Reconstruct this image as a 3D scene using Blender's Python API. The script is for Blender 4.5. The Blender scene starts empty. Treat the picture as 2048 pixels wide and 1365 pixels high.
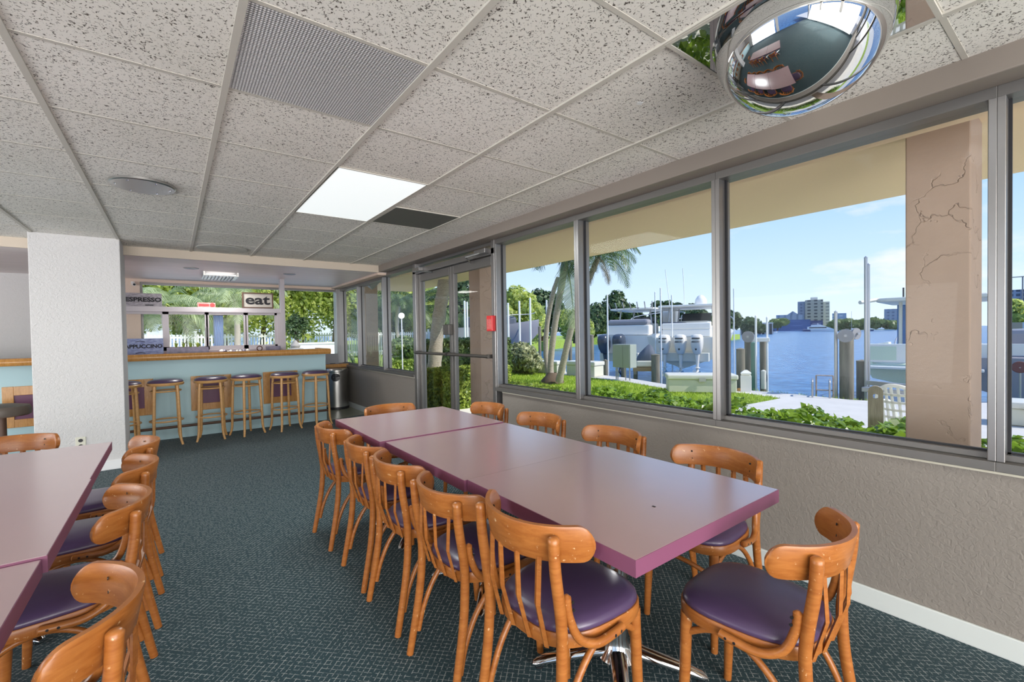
import bpy, math, random
import numpy as np
from mathutils import Vector, Matrix
random.seed(7); RNG = np.random.default_rng(7)
S = bpy.context.scene; COL = S.collection
PI = math.pi
# ------------------------------------------------------------------ camera model
CAMH = 1.31; F = 904.2
yaw, pitch, roll = [math.radians(a) for a in (36.9, -1.03, -0.93)]
_f = Vector((math.sin(yaw)*math.cos(pitch), math.cos(yaw)*math.cos(pitch), math.sin(pitch)))
_r = Vector((math.cos(yaw), -math.sin(yaw), 0)); _u = _r.cross(_f)
c_, s_ = math.cos(roll), math.sin(roll)
CR = c_*_r + s_*_u; CU = -s_*_r + c_*_u; CF = _f
def at(u, v, x=None, y=None, z=None, d=None):
    """a point of the place seen at photo pixel (u, v), on the plane x, y, z or at depth d"""
    r = CR*((u-1024)/F) + CU*((682.5-v)/F) + CF
    if x is not None: k = x/r.x
    elif y is not None: k = y/r.y
    elif z is not None: k = (z-CAMH)/r.z
    else: k = d
    return Vector((r.x*k, r.y*k, r.z*k + CAMH))
cam = bpy.data.cameras.new('camera'); cam.sensor_width = 36; cam.lens = F/2048*36
cam.clip_start = .02; cam.clip_end = 3000
co = bpy.data.objects.new('camera', cam); COL.objects.link(co)
M = Matrix((CR, CU, -CF)).transposed().to_4x4(); M.translation = Vector((0, 0, CAMH)); co.matrix_world = M
S.camera = co
# ------------------------------------------------------------------ materials
def _nt(name):
    m = bpy.data.materials.new(name); m.use_nodes = True
    nt = m.node_tree; return m, nt, nt.nodes['Principled BSDF']
def _n(nt, t, **kw):
    n = nt.nodes.new(t)
    for k, v in kw.items():
        if k in n.inputs.keys(): n.inputs[k].default_value = v
        else: setattr(n, k, v)
    return n
def rgba(c): return (c[0], c[1], c[2], 1)
def mat(name, col, rough=.5, metal=0, var=0, vscale=8, bump=0, bscale=60, spec=.5, stretch=None, col2=None, coat=0, ior=None):
    m, nt, b = _nt(name)
    b.inputs['Base Color'].default_value = rgba(col); b.inputs['Roughness'].default_value = rough
    b.inputs['Metallic'].default_value = metal; b.inputs['Specular IOR Level'].default_value = spec
    if coat: b.inputs['Coat Weight'].default_value = coat; b.inputs['Coat Roughness'].default_value = .2; b.inputs['Coat IOR'].default_value = 1.75
    if ior: b.inputs['IOR'].default_value = ior
    tc = _n(nt, 'ShaderNodeTexCoord'); src = tc.outputs['Object']
    if stretch:
        mp = _n(nt, 'ShaderNodeMapping'); mp.inputs['Scale'].default_value = stretch
        nt.links.new(src, mp.inputs[0]); src = mp.outputs[0]
    if var or col2:
        no = _n(nt, 'ShaderNodeTexNoise', Scale=vscale, Detail=6, Roughness=.6); nt.links.new(src, no.inputs['Vector'])
        cr = _n(nt, 'ShaderNodeValToRGB'); nt.links.new(no.outputs['Fac'], cr.inputs[0])
        e = cr.color_ramp.elements; e[0].position = .32; e[1].position = .68
        if col2: e[0].color = rgba(col); e[1].color = rgba(col2)
        else:
            e[0].color = rgba([c*(1-var) for c in col]); e[1].color = rgba([min(1, c*(1+var)) for c in col])
        nt.links.new(cr.outputs[0], b.inputs['Base Color'])
    if bump:
        nb = _n(nt, 'ShaderNodeTexNoise', Scale=bscale, Detail=4); nt.links.new(tc.outputs['Object'], nb.inputs['Vector'])
        bp = _n(nt, 'ShaderNodeBump', Strength=bump, Distance=.01); nt.links.new(nb.outputs['Fac'], bp.inputs['Height'])
        nt.links.new(bp.outputs[0], b.inputs['Normal'])
    return m
def emit(name, col, s):
    m, nt, b = _nt(name); b.inputs['Base Color'].default_value = rgba((.8, .8, .8))
    b.inputs['Emission Color'].default_value = rgba(col); b.inputs['Emission Strength'].default_value = s
    return m
def glass_mat(name, tint, refl=.9):
    m, nt, b = _nt(name); nt.nodes.remove(b)
    tr = _n(nt, 'ShaderNodeBsdfTransparent'); tr.inputs[0].default_value = rgba(tint)
    gl = _n(nt, 'ShaderNodeBsdfGlossy'); gl.inputs['Roughness'].default_value = .0
    lw = _n(nt, 'ShaderNodeLayerWeight', Blend=.5); mx = _n(nt, 'ShaderNodeMixShader')
    pw = _n(nt, 'ShaderNodeMath', operation='POWER'); nt.links.new(lw.outputs['Facing'], pw.inputs[0]); pw.inputs[1].default_value = 5
    mm = _n(nt, 'ShaderNodeMath', operation='MULTIPLY_ADD'); nt.links.new(pw.outputs[0], mm.inputs[0]); mm.inputs[1].default_value = .45*refl; mm.inputs[2].default_value = .004*refl
    nt.links.new(mm.outputs[0], mx.inputs[0])
    nt.links.new(tr.outputs[0], mx.inputs[1]); nt.links.new(gl.outputs[0], mx.inputs[2])
    nt.links.new(mx.outputs[0], nt.nodes['Material Output'].inputs[0]); return m
def leaf_mat(name, c1, c2, scale=6, trans=.35, rough=.45):
    m, nt, b = _nt(name)
    ge = _n(nt, 'ShaderNodeNewGeometry'); no = _n(nt, 'ShaderNodeTexNoise', Scale=scale, Detail=5)
    nt.links.new(ge.outputs['Position'], no.inputs['Vector'])
    ri = _n(nt, 'ShaderNodeMath', operation='MULTIPLY_ADD'); nt.links.new(ge.outputs['Random Per Island'], ri.inputs[0])
    ri.inputs[1].default_value = .5; nt.links.new(no.outputs['Fac'], ri.inputs[2])
    cr = _n(nt, 'ShaderNodeValToRGB'); nt.links.new(ri.outputs[0], cr.inputs[0])
    e = cr.color_ramp.elements; e[0].position = .4; e[0].color = rgba(c1); e[1].position = 1.0; e[1].color = rgba(c2)
    b.inputs['Roughness'].default_value = rough
    nt.links.new(cr.outputs[0], b.inputs['Base Color'])
    tl = _n(nt, 'ShaderNodeBsdfTranslucent'); nt.links.new(cr.outputs[0], tl.inputs[0])
    mx = _n(nt, 'ShaderNodeMixShader'); mx.inputs[0].default_value = trans
    nt.links.new(b.outputs[0], mx.inputs[1]); nt.links.new(tl.outputs[0], mx.inputs[2])
    nt.links.new(mx.outputs[0], nt.nodes['Material Output'].inputs[0]); return m
def facade_mat(name, wall, win, sx, sz, frac=.55, rough=.6):
    """a far facade: rows of windows as a grid in the wall's own coordinates"""
    m, nt, b = _nt(name); tc = _n(nt, 'ShaderNodeTexCoord'); sp = _n(nt, 'ShaderNodeSeparateXYZ')
    nt.links.new(tc.outputs['Object'], sp.inputs[0])
    def band(sock, step, fr):
        a = _n(nt, 'ShaderNodeMath', operation='DIVIDE'); nt.links.new(sock, a.inputs[0]); a.inputs[1].default_value = step
        f = _n(nt, 'ShaderNodeMath', operation='FRACT'); nt.links.new(a.outputs[0], f.inputs[0])
        l = _n(nt, 'ShaderNodeMath', operation='LESS_THAN'); nt.links.new(f.outputs[0], l.inputs[0]); l.inputs[1].default_value = fr
        return l.outputs[0]
    ad = _n(nt, 'ShaderNodeMath', operation='ADD'); nt.links.new(sp.outputs[0], ad.inputs[0]); nt.links.new(sp.outputs[1], ad.inputs[1])
    p = _n(nt, 'ShaderNodeMath', operation='MULTIPLY')
    nt.links.new(band(ad.outputs[0], sx, frac), p.inputs[0]); nt.links.new(band(sp.outputs[2], sz, frac), p.inputs[1])
    mx = _n(nt, 'ShaderNodeMix', data_type='RGBA'); nt.links.new(p.outputs[0], mx.inputs[0])
    mx.inputs[6].default_value = rgba(wall); mx.inputs[7].default_value = rgba(win)
    nt.links.new(mx.outputs[2], b.inputs['Base Color']); b.inputs['Roughness'].default_value = rough; return m
def tile_mat():
    m, nt, b = _nt('ceiling_tile'); tc = _n(nt, 'ShaderNodeTexCoord'); v = tc.outputs['Object']
    n1 = _n(nt, 'ShaderNodeTexNoise', Scale=95, Detail=2, Roughness=.5, Distortion=1.2); nt.links.new(v, n1.inputs['Vector'])
    c1 = _n(nt, 'ShaderNodeValToRGB'); nt.links.new(n1.outputs['Fac'], c1.inputs[0])
    e = c1.color_ramp.elements; e[0].position = .355; e[0].color = rgba((.12, .105, .09)); e[1].position = .41; e[1].color = rgba((.86, .83, .775))
    n2 = _n(nt, 'ShaderNodeTexNoise', Scale=1.3, Detail=3); nt.links.new(v, n2.inputs['Vector'])
    c2 = _n(nt, 'ShaderNodeValToRGB'); nt.links.new(n2.outputs['Fac'], c2.inputs[0])
    e = c2.color_ramp.elements; e[0].position = .3; e[0].color = rgba((.9, .9, .88)); e[1].position = .7; e[1].color = rgba((1, 1, 1))
    mx = _n(nt, 'ShaderNodeMix', data_type='RGBA', blend_type='MULTIPLY'); mx.inputs[0].default_value = 1
    nt.links.new(c1.outputs[0], mx.inputs[6]); nt.links.new(c2.outputs[0], mx.inputs[7])
    nt.links.new(mx.outputs[2], b.inputs['Base Color']); b.inputs['Roughness'].default_value = .95
    b.inputs['Specular IOR Level'].default_value = .1
    bp = _n(nt, 'ShaderNodeBump', Strength=.5, Distance=.004); nt.links.new(c1.outputs[0], bp.inputs['Height']); nt.links.new(bp.outputs[0], b.inputs['Normal'])
    return m
def carpet_mat():
    m, nt, b = _nt('carpet'); tc = _n(nt, 'ShaderNodeTexCoord')
    mp = _n(nt, 'ShaderNodeMapping'); mp.inputs['Rotation'].default_value = (0, 0, PI/4); nt.links.new(tc.outputs['Object'], mp.inputs[0])
    sp = _n(nt, 'ShaderNodeSeparateXYZ'); nt.links.new(mp.outputs[0], sp.inputs[0])
    jn = _n(nt, 'ShaderNodeTexNoise', Scale=150, Detail=2); nt.links.new(tc.outputs['Object'], jn.inputs['Vector'])
    def line(sock, step, w):
        a = _n(nt, 'ShaderNodeMath', operation='MULTIPLY_ADD'); nt.links.new(jn.outputs['Fac'], a.inputs[0]); a.inputs[1].default_value = .003; nt.links.new(sock, a.inputs[2])
        d = _n(nt, 'ShaderNodeMath', operation='PINGPONG'); nt.links.new(a.outputs[0], d.inputs[0]); d.inputs[1].default_value = step/2
        s = _n(nt, 'ShaderNodeMapRange'); nt.links.new(d.outputs[0], s.inputs[0]); s.inputs[1].default_value = w; s.inputs[2].default_value = w*.3; return s.outputs[0]
    l1 = line(sp.outputs[0], .0215, .0019); l2 = line(sp.outputs[1], .0215, .0016)
    br = _n(nt, 'ShaderNodeTexNoise', Scale=62, Detail=3); nt.links.new(tc.outputs['Object'], br.inputs['Vector'])
    bc = _n(nt, 'ShaderNodeValToRGB'); nt.links.new(br.outputs['Fac'], bc.inputs[0]); bc.color_ramp.elements[0].position = .42; bc.color_ramp.elements[1].position = .56
    mxx = _n(nt, 'ShaderNodeMath', operation='MAXIMUM'); nt.links.new(l1, mxx.inputs[0]); nt.links.new(l2, mxx.inputs[1])
    ml = _n(nt, 'ShaderNodeMath', operation='MULTIPLY'); nt.links.new(mxx.outputs[0], ml.inputs[0]); nt.links.new(bc.outputs[0], ml.inputs[1])
    gn = _n(nt, 'ShaderNodeTexNoise', Scale=420, Detail=2); nt.links.new(tc.outputs['Object'], gn.inputs['Vector'])
    gc = _n(nt, 'ShaderNodeValToRGB'); nt.links.new(gn.outputs['Fac'], gc.inputs[0])
    e = gc.color_ramp.elements; e[0].position = .35; e[0].color = rgba((.007, .025, .032)); e[1].position = .7; e[1].color = rgba((.026, .070, .086))
    mx = _n(nt, 'ShaderNodeMix', data_type='RGBA'); nt.links.new(ml.outputs[0], mx.inputs[0]); nt.links.new(gc.outputs[0], mx.inputs[6]); mx.inputs[7].default_value = rgba((.34, .37, .36))
    nt.links.new(mx.outputs[2], b.inputs['Base Color']); b.inputs['Roughness'].default_value = .9; b.inputs['Specular IOR Level'].default_value = .15
    b.inputs['Sheen Weight'].default_value = .1; b.inputs['Sheen Roughness'].default_value = .5
    bp = _n(nt, 'ShaderNodeBump', Strength=.5, Distance=.004); nt.links.new(gn.outputs['Fac'], bp.inputs['Height']); nt.links.new(bp.outputs[0], b.inputs['Normal']); return m
def wood_mat(name, c1, c2, stretch=(3, 3, 18), rough=.34, worn=(.72, .47, .25)):
    m, nt, b = _nt(name); tc = _n(nt, 'ShaderNodeTexCoord')
    mp = _n(nt, 'ShaderNodeMapping'); mp.inputs['Scale'].default_value = stretch; nt.links.new(tc.outputs['Object'], mp.inputs[0])
    no = _n(nt, 'ShaderNodeTexNoise', Scale=4, Detail=8, Roughness=.65, Distortion=.6); nt.links.new(mp.outputs[0], no.inputs['Vector'])
    cr = _n(nt, 'ShaderNodeValToRGB'); nt.links.new(no.outputs['Fac'], cr.inputs[0])
    e = cr.color_ramp.elements; e[0].position = .3; e[0].color = rgba(c1); e[1].position = .7; e[1].color = rgba(c2)
    ge = _n(nt, 'ShaderNodeNewGeometry'); sc = _n(nt, 'ShaderNodeTexNoise', Scale=46, Detail=3, Roughness=.7); nt.links.new(ge.outputs['Position'], sc.inputs['Vector'])
    sr = _n(nt, 'ShaderNodeValToRGB'); nt.links.new(sc.outputs['Fac'], sr.inputs[0]); sr.color_ramp.elements[0].position = .66; sr.color_ramp.elements[1].position = .74
    mx = _n(nt, 'ShaderNodeMix', data_type='RGBA'); nt.links.new(sr.outputs[0], mx.inputs[0]); nt.links.new(cr.outputs[0], mx.inputs[6]); mx.inputs[7].default_value = rgba(worn)
    nt.links.new(mx.outputs[2], b.inputs['Base Color']); b.inputs['Roughness'].default_value = rough; return m
def water_mat():
    m, nt, b = _nt('water'); b.inputs['Base Color'].default_value = rgba((.035, .13, .34)); b.inputs['Roughness'].default_value = .22
    b.inputs['IOR'].default_value = 1.33; b.inputs['Specular IOR Level'].default_value = .28
    ge = _n(nt, 'ShaderNodeNewGeometry')
    mp = _n(nt, 'ShaderNodeMapping'); mp.inputs['Scale'].default_value = (1, .6, 1); nt.links.new(ge.outputs['Position'], mp.inputs[0])
    n1 = _n(nt, 'ShaderNodeTexNoise', Scale=2.2, Detail=6, Roughness=.65); nt.links.new(mp.outputs[0], n1.inputs['Vector'])
    cr = _n(nt, 'ShaderNodeValToRGB'); nt.links.new(n1.outputs['Fac'], cr.inputs[0])
    e = cr.color_ramp.elements; e[0].position = .35; e[0].color = rgba((.018, .085, .25)); e[1].position = .68; e[1].color = rgba((.10, .26, .50))
    nt.links.new(cr.outputs[0], b.inputs['Base Color'])
    bp = _n(nt, 'ShaderNodeBump', Strength=.6, Distance=.12); nt.links.new(n1.outputs['Fac'], bp.inputs['Height']); nt.links.new(bp.outputs[0], b.inputs['Normal']); return m
def stucco_mat(name, col, crack=False):
    m, nt, b = _nt(name); tc = _n(nt, 'ShaderNodeTexCoord')
    b.inputs['Roughness'].default_value = .9; b.inputs['Specular IOR Level'].default_value = .2
    n2 = _n(nt, 'ShaderNodeTexNoise', Scale=2.5, Detail=5); nt.links.new(tc.outputs['Object'], n2.inputs['Vector'])
    c2 = _n(nt, 'ShaderNodeValToRGB'); nt.links.new(n2.outputs['Fac'], c2.inputs[0]); e = c2.color_ramp.elements
    e[0].position = .3; e[0].color = rgba([c*.93 for c in col]); e[1].position = .7; e[1].color = rgba([min(1, c*1.04) for c in col])
    nt.links.new(c2.outputs[0], b.inputs['Base Color'])
    nb = _n(nt, 'ShaderNodeTexNoise', Scale=14, Detail=6, Roughness=.6); nt.links.new(tc.outputs['Object'], nb.inputs['Vector'])
    h = nb.outputs['Fac']
    if crack:
        vo = _n(nt, 'ShaderNodeTexVoronoi', Scale=5, feature='DISTANCE_TO_EDGE')
        wn = _n(nt, 'ShaderNodeTexNoise', Scale=5, Detail=4); nt.links.new(tc.outputs['Object'], wn.inputs['Vector'])
        va = _n(nt, 'ShaderNodeMix', data_type='RGBA'); va.inputs[0].default_value = .35; nt.links.new(tc.outputs['Object'], va.inputs[6]); nt.links.new(wn.outputs['Color'], va.inputs[7])
        nt.links.new(va.outputs[2], vo.inputs['Vector'])
        r = _n(nt, 'ShaderNodeMapRange'); nt.links.new(vo.outputs['Distance'], r.inputs[0]); r.inputs[1].default_value = 0; r.inputs[2].default_value = .03
        mk = _n(nt, 'ShaderNodeMapRange'); nt.links.new(n2.outputs['Fac'], mk.inputs[0]); mk.inputs[1].default_value = .5; mk.inputs[2].default_value = .56; mk.inputs[3].default_value = 1; mk.inputs[4].default_value = 0
        mxv = _n(nt, 'ShaderNodeMath', operation='MAXIMUM'); nt.links.new(r.outputs[0], mxv.inputs[0]); nt.links.new(mk.outputs[0], mxv.inputs[1])
        ad = _n(nt, 'ShaderNodeMath', operation='MULTIPLY_ADD'); nt.links.new(nb.outputs['Fac'], ad.inputs[0]); ad.inputs[1].default_value = .3; nt.links.new(mxv.outputs[0], ad.inputs[2]); h = ad.outputs[0]
    bp = _n(nt, 'ShaderNodeBump', Strength=.6, Distance=.015); nt.links.new(h, bp.inputs['Height']); nt.links.new(bp.outputs[0], b.inputs['Normal']); return m
def plaster_mat(name, col, strength=.5, scale=70):
    m, nt, b = _nt(name); b.inputs['Base Color'].default_value = rgba(col); b.inputs['Roughness'].default_value = .8; b.inputs['Specular IOR Level'].default_value = .25
    tc = _n(nt, 'ShaderNodeTexCoord'); nb = _n(nt, 'ShaderNodeTexNoise', Scale=scale, Detail=3, Distortion=.8); nt.links.new(tc.outputs['Object'], nb.inputs['Vector'])
    bp = _n(nt, 'ShaderNodeBump', Strength=strength, Distance=.006); nt.links.new(nb.outputs['Fac'], bp.inputs['Height']); nt.links.new(bp.outputs[0], b.inputs['Normal']); return m
def lens_mat():
    m, nt, b = _nt('prismatic_lens'); tc = _n(nt, 'ShaderNodeTexCoord')
    b.inputs['Metallic'].default_value = .1; b.inputs['Roughness'].default_value = .35; b.inputs['Base Color'].default_value = rgba((.42, .41, .42))
    ck = _n(nt, 'ShaderNodeTexVoronoi', Scale=95, feature='F1'); ck.inputs['Randomness'].default_value = 0; nt.links.new(tc.outputs['Object'], ck.inputs['Vector'])
    bp = _n(nt, 'ShaderNodeBump', Strength=1, Distance=.006); nt.links.new(ck.outputs['Distance'], bp.inputs['Height']); nt.links.new(bp.outputs[0], b.inputs['Normal'])
    cr = _n(nt, 'ShaderNodeValToRGB'); nt.links.new(ck.outputs['Distance'], cr.inputs[0]); cr.color_ramp.elements[0].color = rgba((.85, .83, .83)); cr.color_ramp.elements[0].position = .2; cr.color_ramp.elements[1].color = rgba((.22, .215, .225)); cr.color_ramp.elements[1].position = .55
    nt.links.new(cr.outputs[0], b.inputs['Base Color']); return m
MT = dict(
 carpet=carpet_mat(), tile=tile_mat(), tee=mat('ceiling_grid', (.56, .53, .47), .6), shrub=leaf_mat('shrub_leaf', (.10, .14, .04), (.62, .62, .34), 6), lens=lens_mat(),
 tilefloor=mat('vinyl_floor', (.33, .33, .24), .28, var=.12, vscale=5),
 knee=plaster_mat('taupe_wall', (.235, .21, .185), .6, 55), column=plaster_mat('white_wall', (.66, .645, .635), 1.0, 48),
 peach=plaster_mat('peach_wall', (.72, .57, .47), .3), soffit=mat('plaster_soffit', (.82, .73, .715), .45, var=.06, vscale=2, stretch=(1, 7, 1)),
 fascia=mat('fascia_paint', (.62, .53, .43), .7), beam=mat('beam_paint', (.235, .20, .17), .55), strip=mat('paint_strip', (.62, .58, .47), .6),
 alu=mat('aluminium', (.31, .30, .295), .33, .85), alud=mat('bronze_aluminium', (.20, .19, .18), .42, .7), gasket=mat('gasket', (.015, .015, .018), .6),
 basew=mat('baseboard_paint', (.62, .65, .63), .45), white=mat('white_paint', (.82, .82, .82), .4), glass=glass_mat('window_glass', (.955, .96, .955)),
 chrome=mat('chrome', (.72, .72, .73), .08, 1), steel=mat('brushed_steel', (.55, .54, .52), .3, 1, bump=.05, bscale=200), mirror=mat('mirror', (.62, .63, .64), .01, 1),
 blackm=mat('black_metal', (.02, .02, .022), .4, .3), dark=mat('dark_plastic', (.02, .02, .024), .35),
 wood=wood_mat('chair_wood', (.27, .078, .013), (.41, .15, .034)), woodl=wood_mat('stool_wood', (.52, .27, .09), (.66, .38, .15)),
 nosing=wood_mat('nosing_wood', (.40, .18, .045), (.58, .30, .09), (14, 3, 3), .25), vinyl=mat('purple_vinyl', (.07, .042, .10), .33, bump=.03, bscale=300, ior=1.6),
 top=mat('mauve_laminate', (.42, .25, .27), .3, var=.03, vscale=3, spec=.5, coat=1, ior=2.7), edge=mat('purple_edge', (.19, .06, .115), .4),
 bluebar=mat('blue_paint', (.42, .60, .64), .55), ctop=mat('maroon_laminate', (.16, .05, .065), .3), plum=mat('plum_panel', (.12, .035, .085), .45),
 light=emit('light_diffuser', (.93, 1, 1), .5), vent=mat('vent_mesh', (.10, .10, .088), .6), stain=mat('stained_tile', (.56, .555, .51), .9, var=.15, vscale=9),
 cream=plaster_mat('cream_soffit', (.86, .66, .45), .35, 20), pink=stucco_mat('pink_stucco', (.47, .36, .295), True), grass=leaf_mat('grass_blade', (.24, .38, .03), (.55, .68, .10), 3, .3),
 lawn=mat('lawn_soil', (.30, .42, .06), .95, var=.35, vscale=6), concrete=mat('concrete', (.60, .585, .56), .85, var=.06, vscale=3), paving=mat('pale_paving', (.80, .78, .74), .85, var=.05, vscale=3), water=water_mat(),
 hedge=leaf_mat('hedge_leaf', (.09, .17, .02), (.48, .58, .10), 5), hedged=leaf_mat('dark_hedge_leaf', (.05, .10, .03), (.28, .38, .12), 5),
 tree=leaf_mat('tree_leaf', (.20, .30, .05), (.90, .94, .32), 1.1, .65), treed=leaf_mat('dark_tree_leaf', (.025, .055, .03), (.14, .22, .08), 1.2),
 palm=leaf_mat('palm_leaf', (.03, .065, .02), (.17, .25, .08), 4), palmb=leaf_mat('pale_palm_leaf', (.22, .30, .12), (.62, .70, .40), 4, .45), dead=leaf_mat('dead_frond', (.16, .12, .07), (.42, .35, .25), 8),
 seag=leaf_mat('glossy_leaf', (.05, .13, .015), (.30, .48, .05), 9, .4, .3), trunk=mat('palm_trunk', (.42, .37, .31), .9, var=.25, vscale=14, bump=.8, bscale=30, stretch=(1, 1, 5)), bark=mat('bark', (.14, .10, .07), .9, bump=.6, bscale=20),
 picket=mat('white_fence', (.85, .85, .84), .5), gel=mat('white_gelcoat', (.86, .84, .80), .3), gelb=mat('pale_gelcoat', (.70, .69, .62), .35), mint=mat('mint_gelcoat', (.60, .72, .58), .4), grey=mat('grey_hull', (.30, .30, .34), .4),
 navy=mat('slate_cowl', (.055, .07, .10), .25), cowl=mat('pearl_cowl', (.76, .73, .67), .3), teal=mat('teal_canvas', (.02, .30, .28), .7), bluec=mat('blue_canvas', (.05, .17, .42), .7), greyc=mat('grey_cover', (.10, .12, .16), .75),
 piling=mat('weathered_piling', (.21, .19, .15), .9, var=.3, vscale=10, stretch=(1, 1, .2)), teal_w=mat('green_wrap', (.12, .26, .20), .5), galv=mat('galvanised_steel', (.48, .48, .50), .4, .8), cab=mat('cabinet_paint', (.36, .40, .35), .5),
 box=mat('dockbox_gelcoat', (.66, .66, .56), .45), rope=mat('rope', (.30, .22, .12), .9), glassd=mat('dark_glass', (.03, .045, .06), .08), red=mat('red_plastic', (.55, .03, .03), .35), greyw=mat('grey_wood', (.36, .33, .29), .85, var=.2, vscale=6, stretch=(14, 14, 1)),
 signg=mat('sign_grey_board', (.16, .15, .17), .6, col2=(.42, .39, .42), vscale=6, stretch=(3, 1, 9)), signb=mat('sign_blue_board', (.14, .17, .36), .6, col2=(.36, .44, .66), vscale=5, stretch=(3, 1, 9)), linen=mat('speckled_board', (.38, .35, .31), .8, col2=(.6, .57, .52), vscale=160),
 ink=mat('sign_ink', (.012, .012, .016), .7), frame=mat('sign_frame', (.10, .05, .03), .5), pinks=mat('sign_pink', (.52, .24, .22), .6, var=.3, vscale=40), cloth=mat('pale_blue_cloth', (.40, .55, .80), .8, var=.2, vscale=9, stretch=(30, 1, 1)), zinc=mat('zinc_planter', (.20, .19, .25), .5, .3, var=.3, vscale=14),
 screen=mat('painted_timber_frame', (.47, .44, .46), .5), outlet=mat('ivory_plastic', (.72, .70, .58), .4), globe=emit('lamp_globe', (1, .98, .95), .9), mull=mat('white_blind', (.8, .8, .82), .5), seat2=mat('brown_vinyl', (.09, .07, .055), .45),
 tower=facade_mat('tower_facade', (.47, .43, .34), (.12, .11, .10), 5.2, 3.0, .5), tower_lit=facade_mat('tower_painted_sunlit', (.70, .66, .50), (.35, .32, .26), 6, 3.0, .4), pale=facade_mat('pale_apartments', (.38, .46, .58), (.24, .31, .42), 5, 60, .35), bluew=facade_mat('blue_warehouse', (.055, .13, .30), (.10, .20, .40), 30, 4, .3),
 gbld=facade_mat('glass_block', (.22, .34, .55), (.42, .55, .72), 6, 3.2, .45), rbld=facade_mat('hazy_block', (.30, .36, .44), (.16, .2, .27), 3.5, 3.0, .5), cons=facade_mat('construction_block', (.34, .36, .42), (.10, .11, .14), 3.4, 3.3, .62), shed=mat('shed_roof', (.74, .72, .66), .6), boards=facade_mat('board_fence', (.50, .36, .22), (.70, .66, .60), 1.6, 50, .15),
 yacht=mat('yacht_white', (.85, .85, .83), .3), yb=mat('yacht_blue', (.02, .05, .16), .3), rust=mat('rusty_pipe', (.42, .34, .30), .6, .4, var=.3, vscale=20), wheel=mat('rust_red_disc', (.20, .07, .05), .6), plastic=leaf_mat('white_resin', (.88, .88, .87), (.92, .92, .91), 2, .4, .4), bronze=mat('dark_bronze', (.11, .10, .09), .4, .6), plate=mat('speaker_grey', (.32, .31, .31), .6), orange=mat('amber_box', (.55, .30, .10), .6),
)
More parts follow.
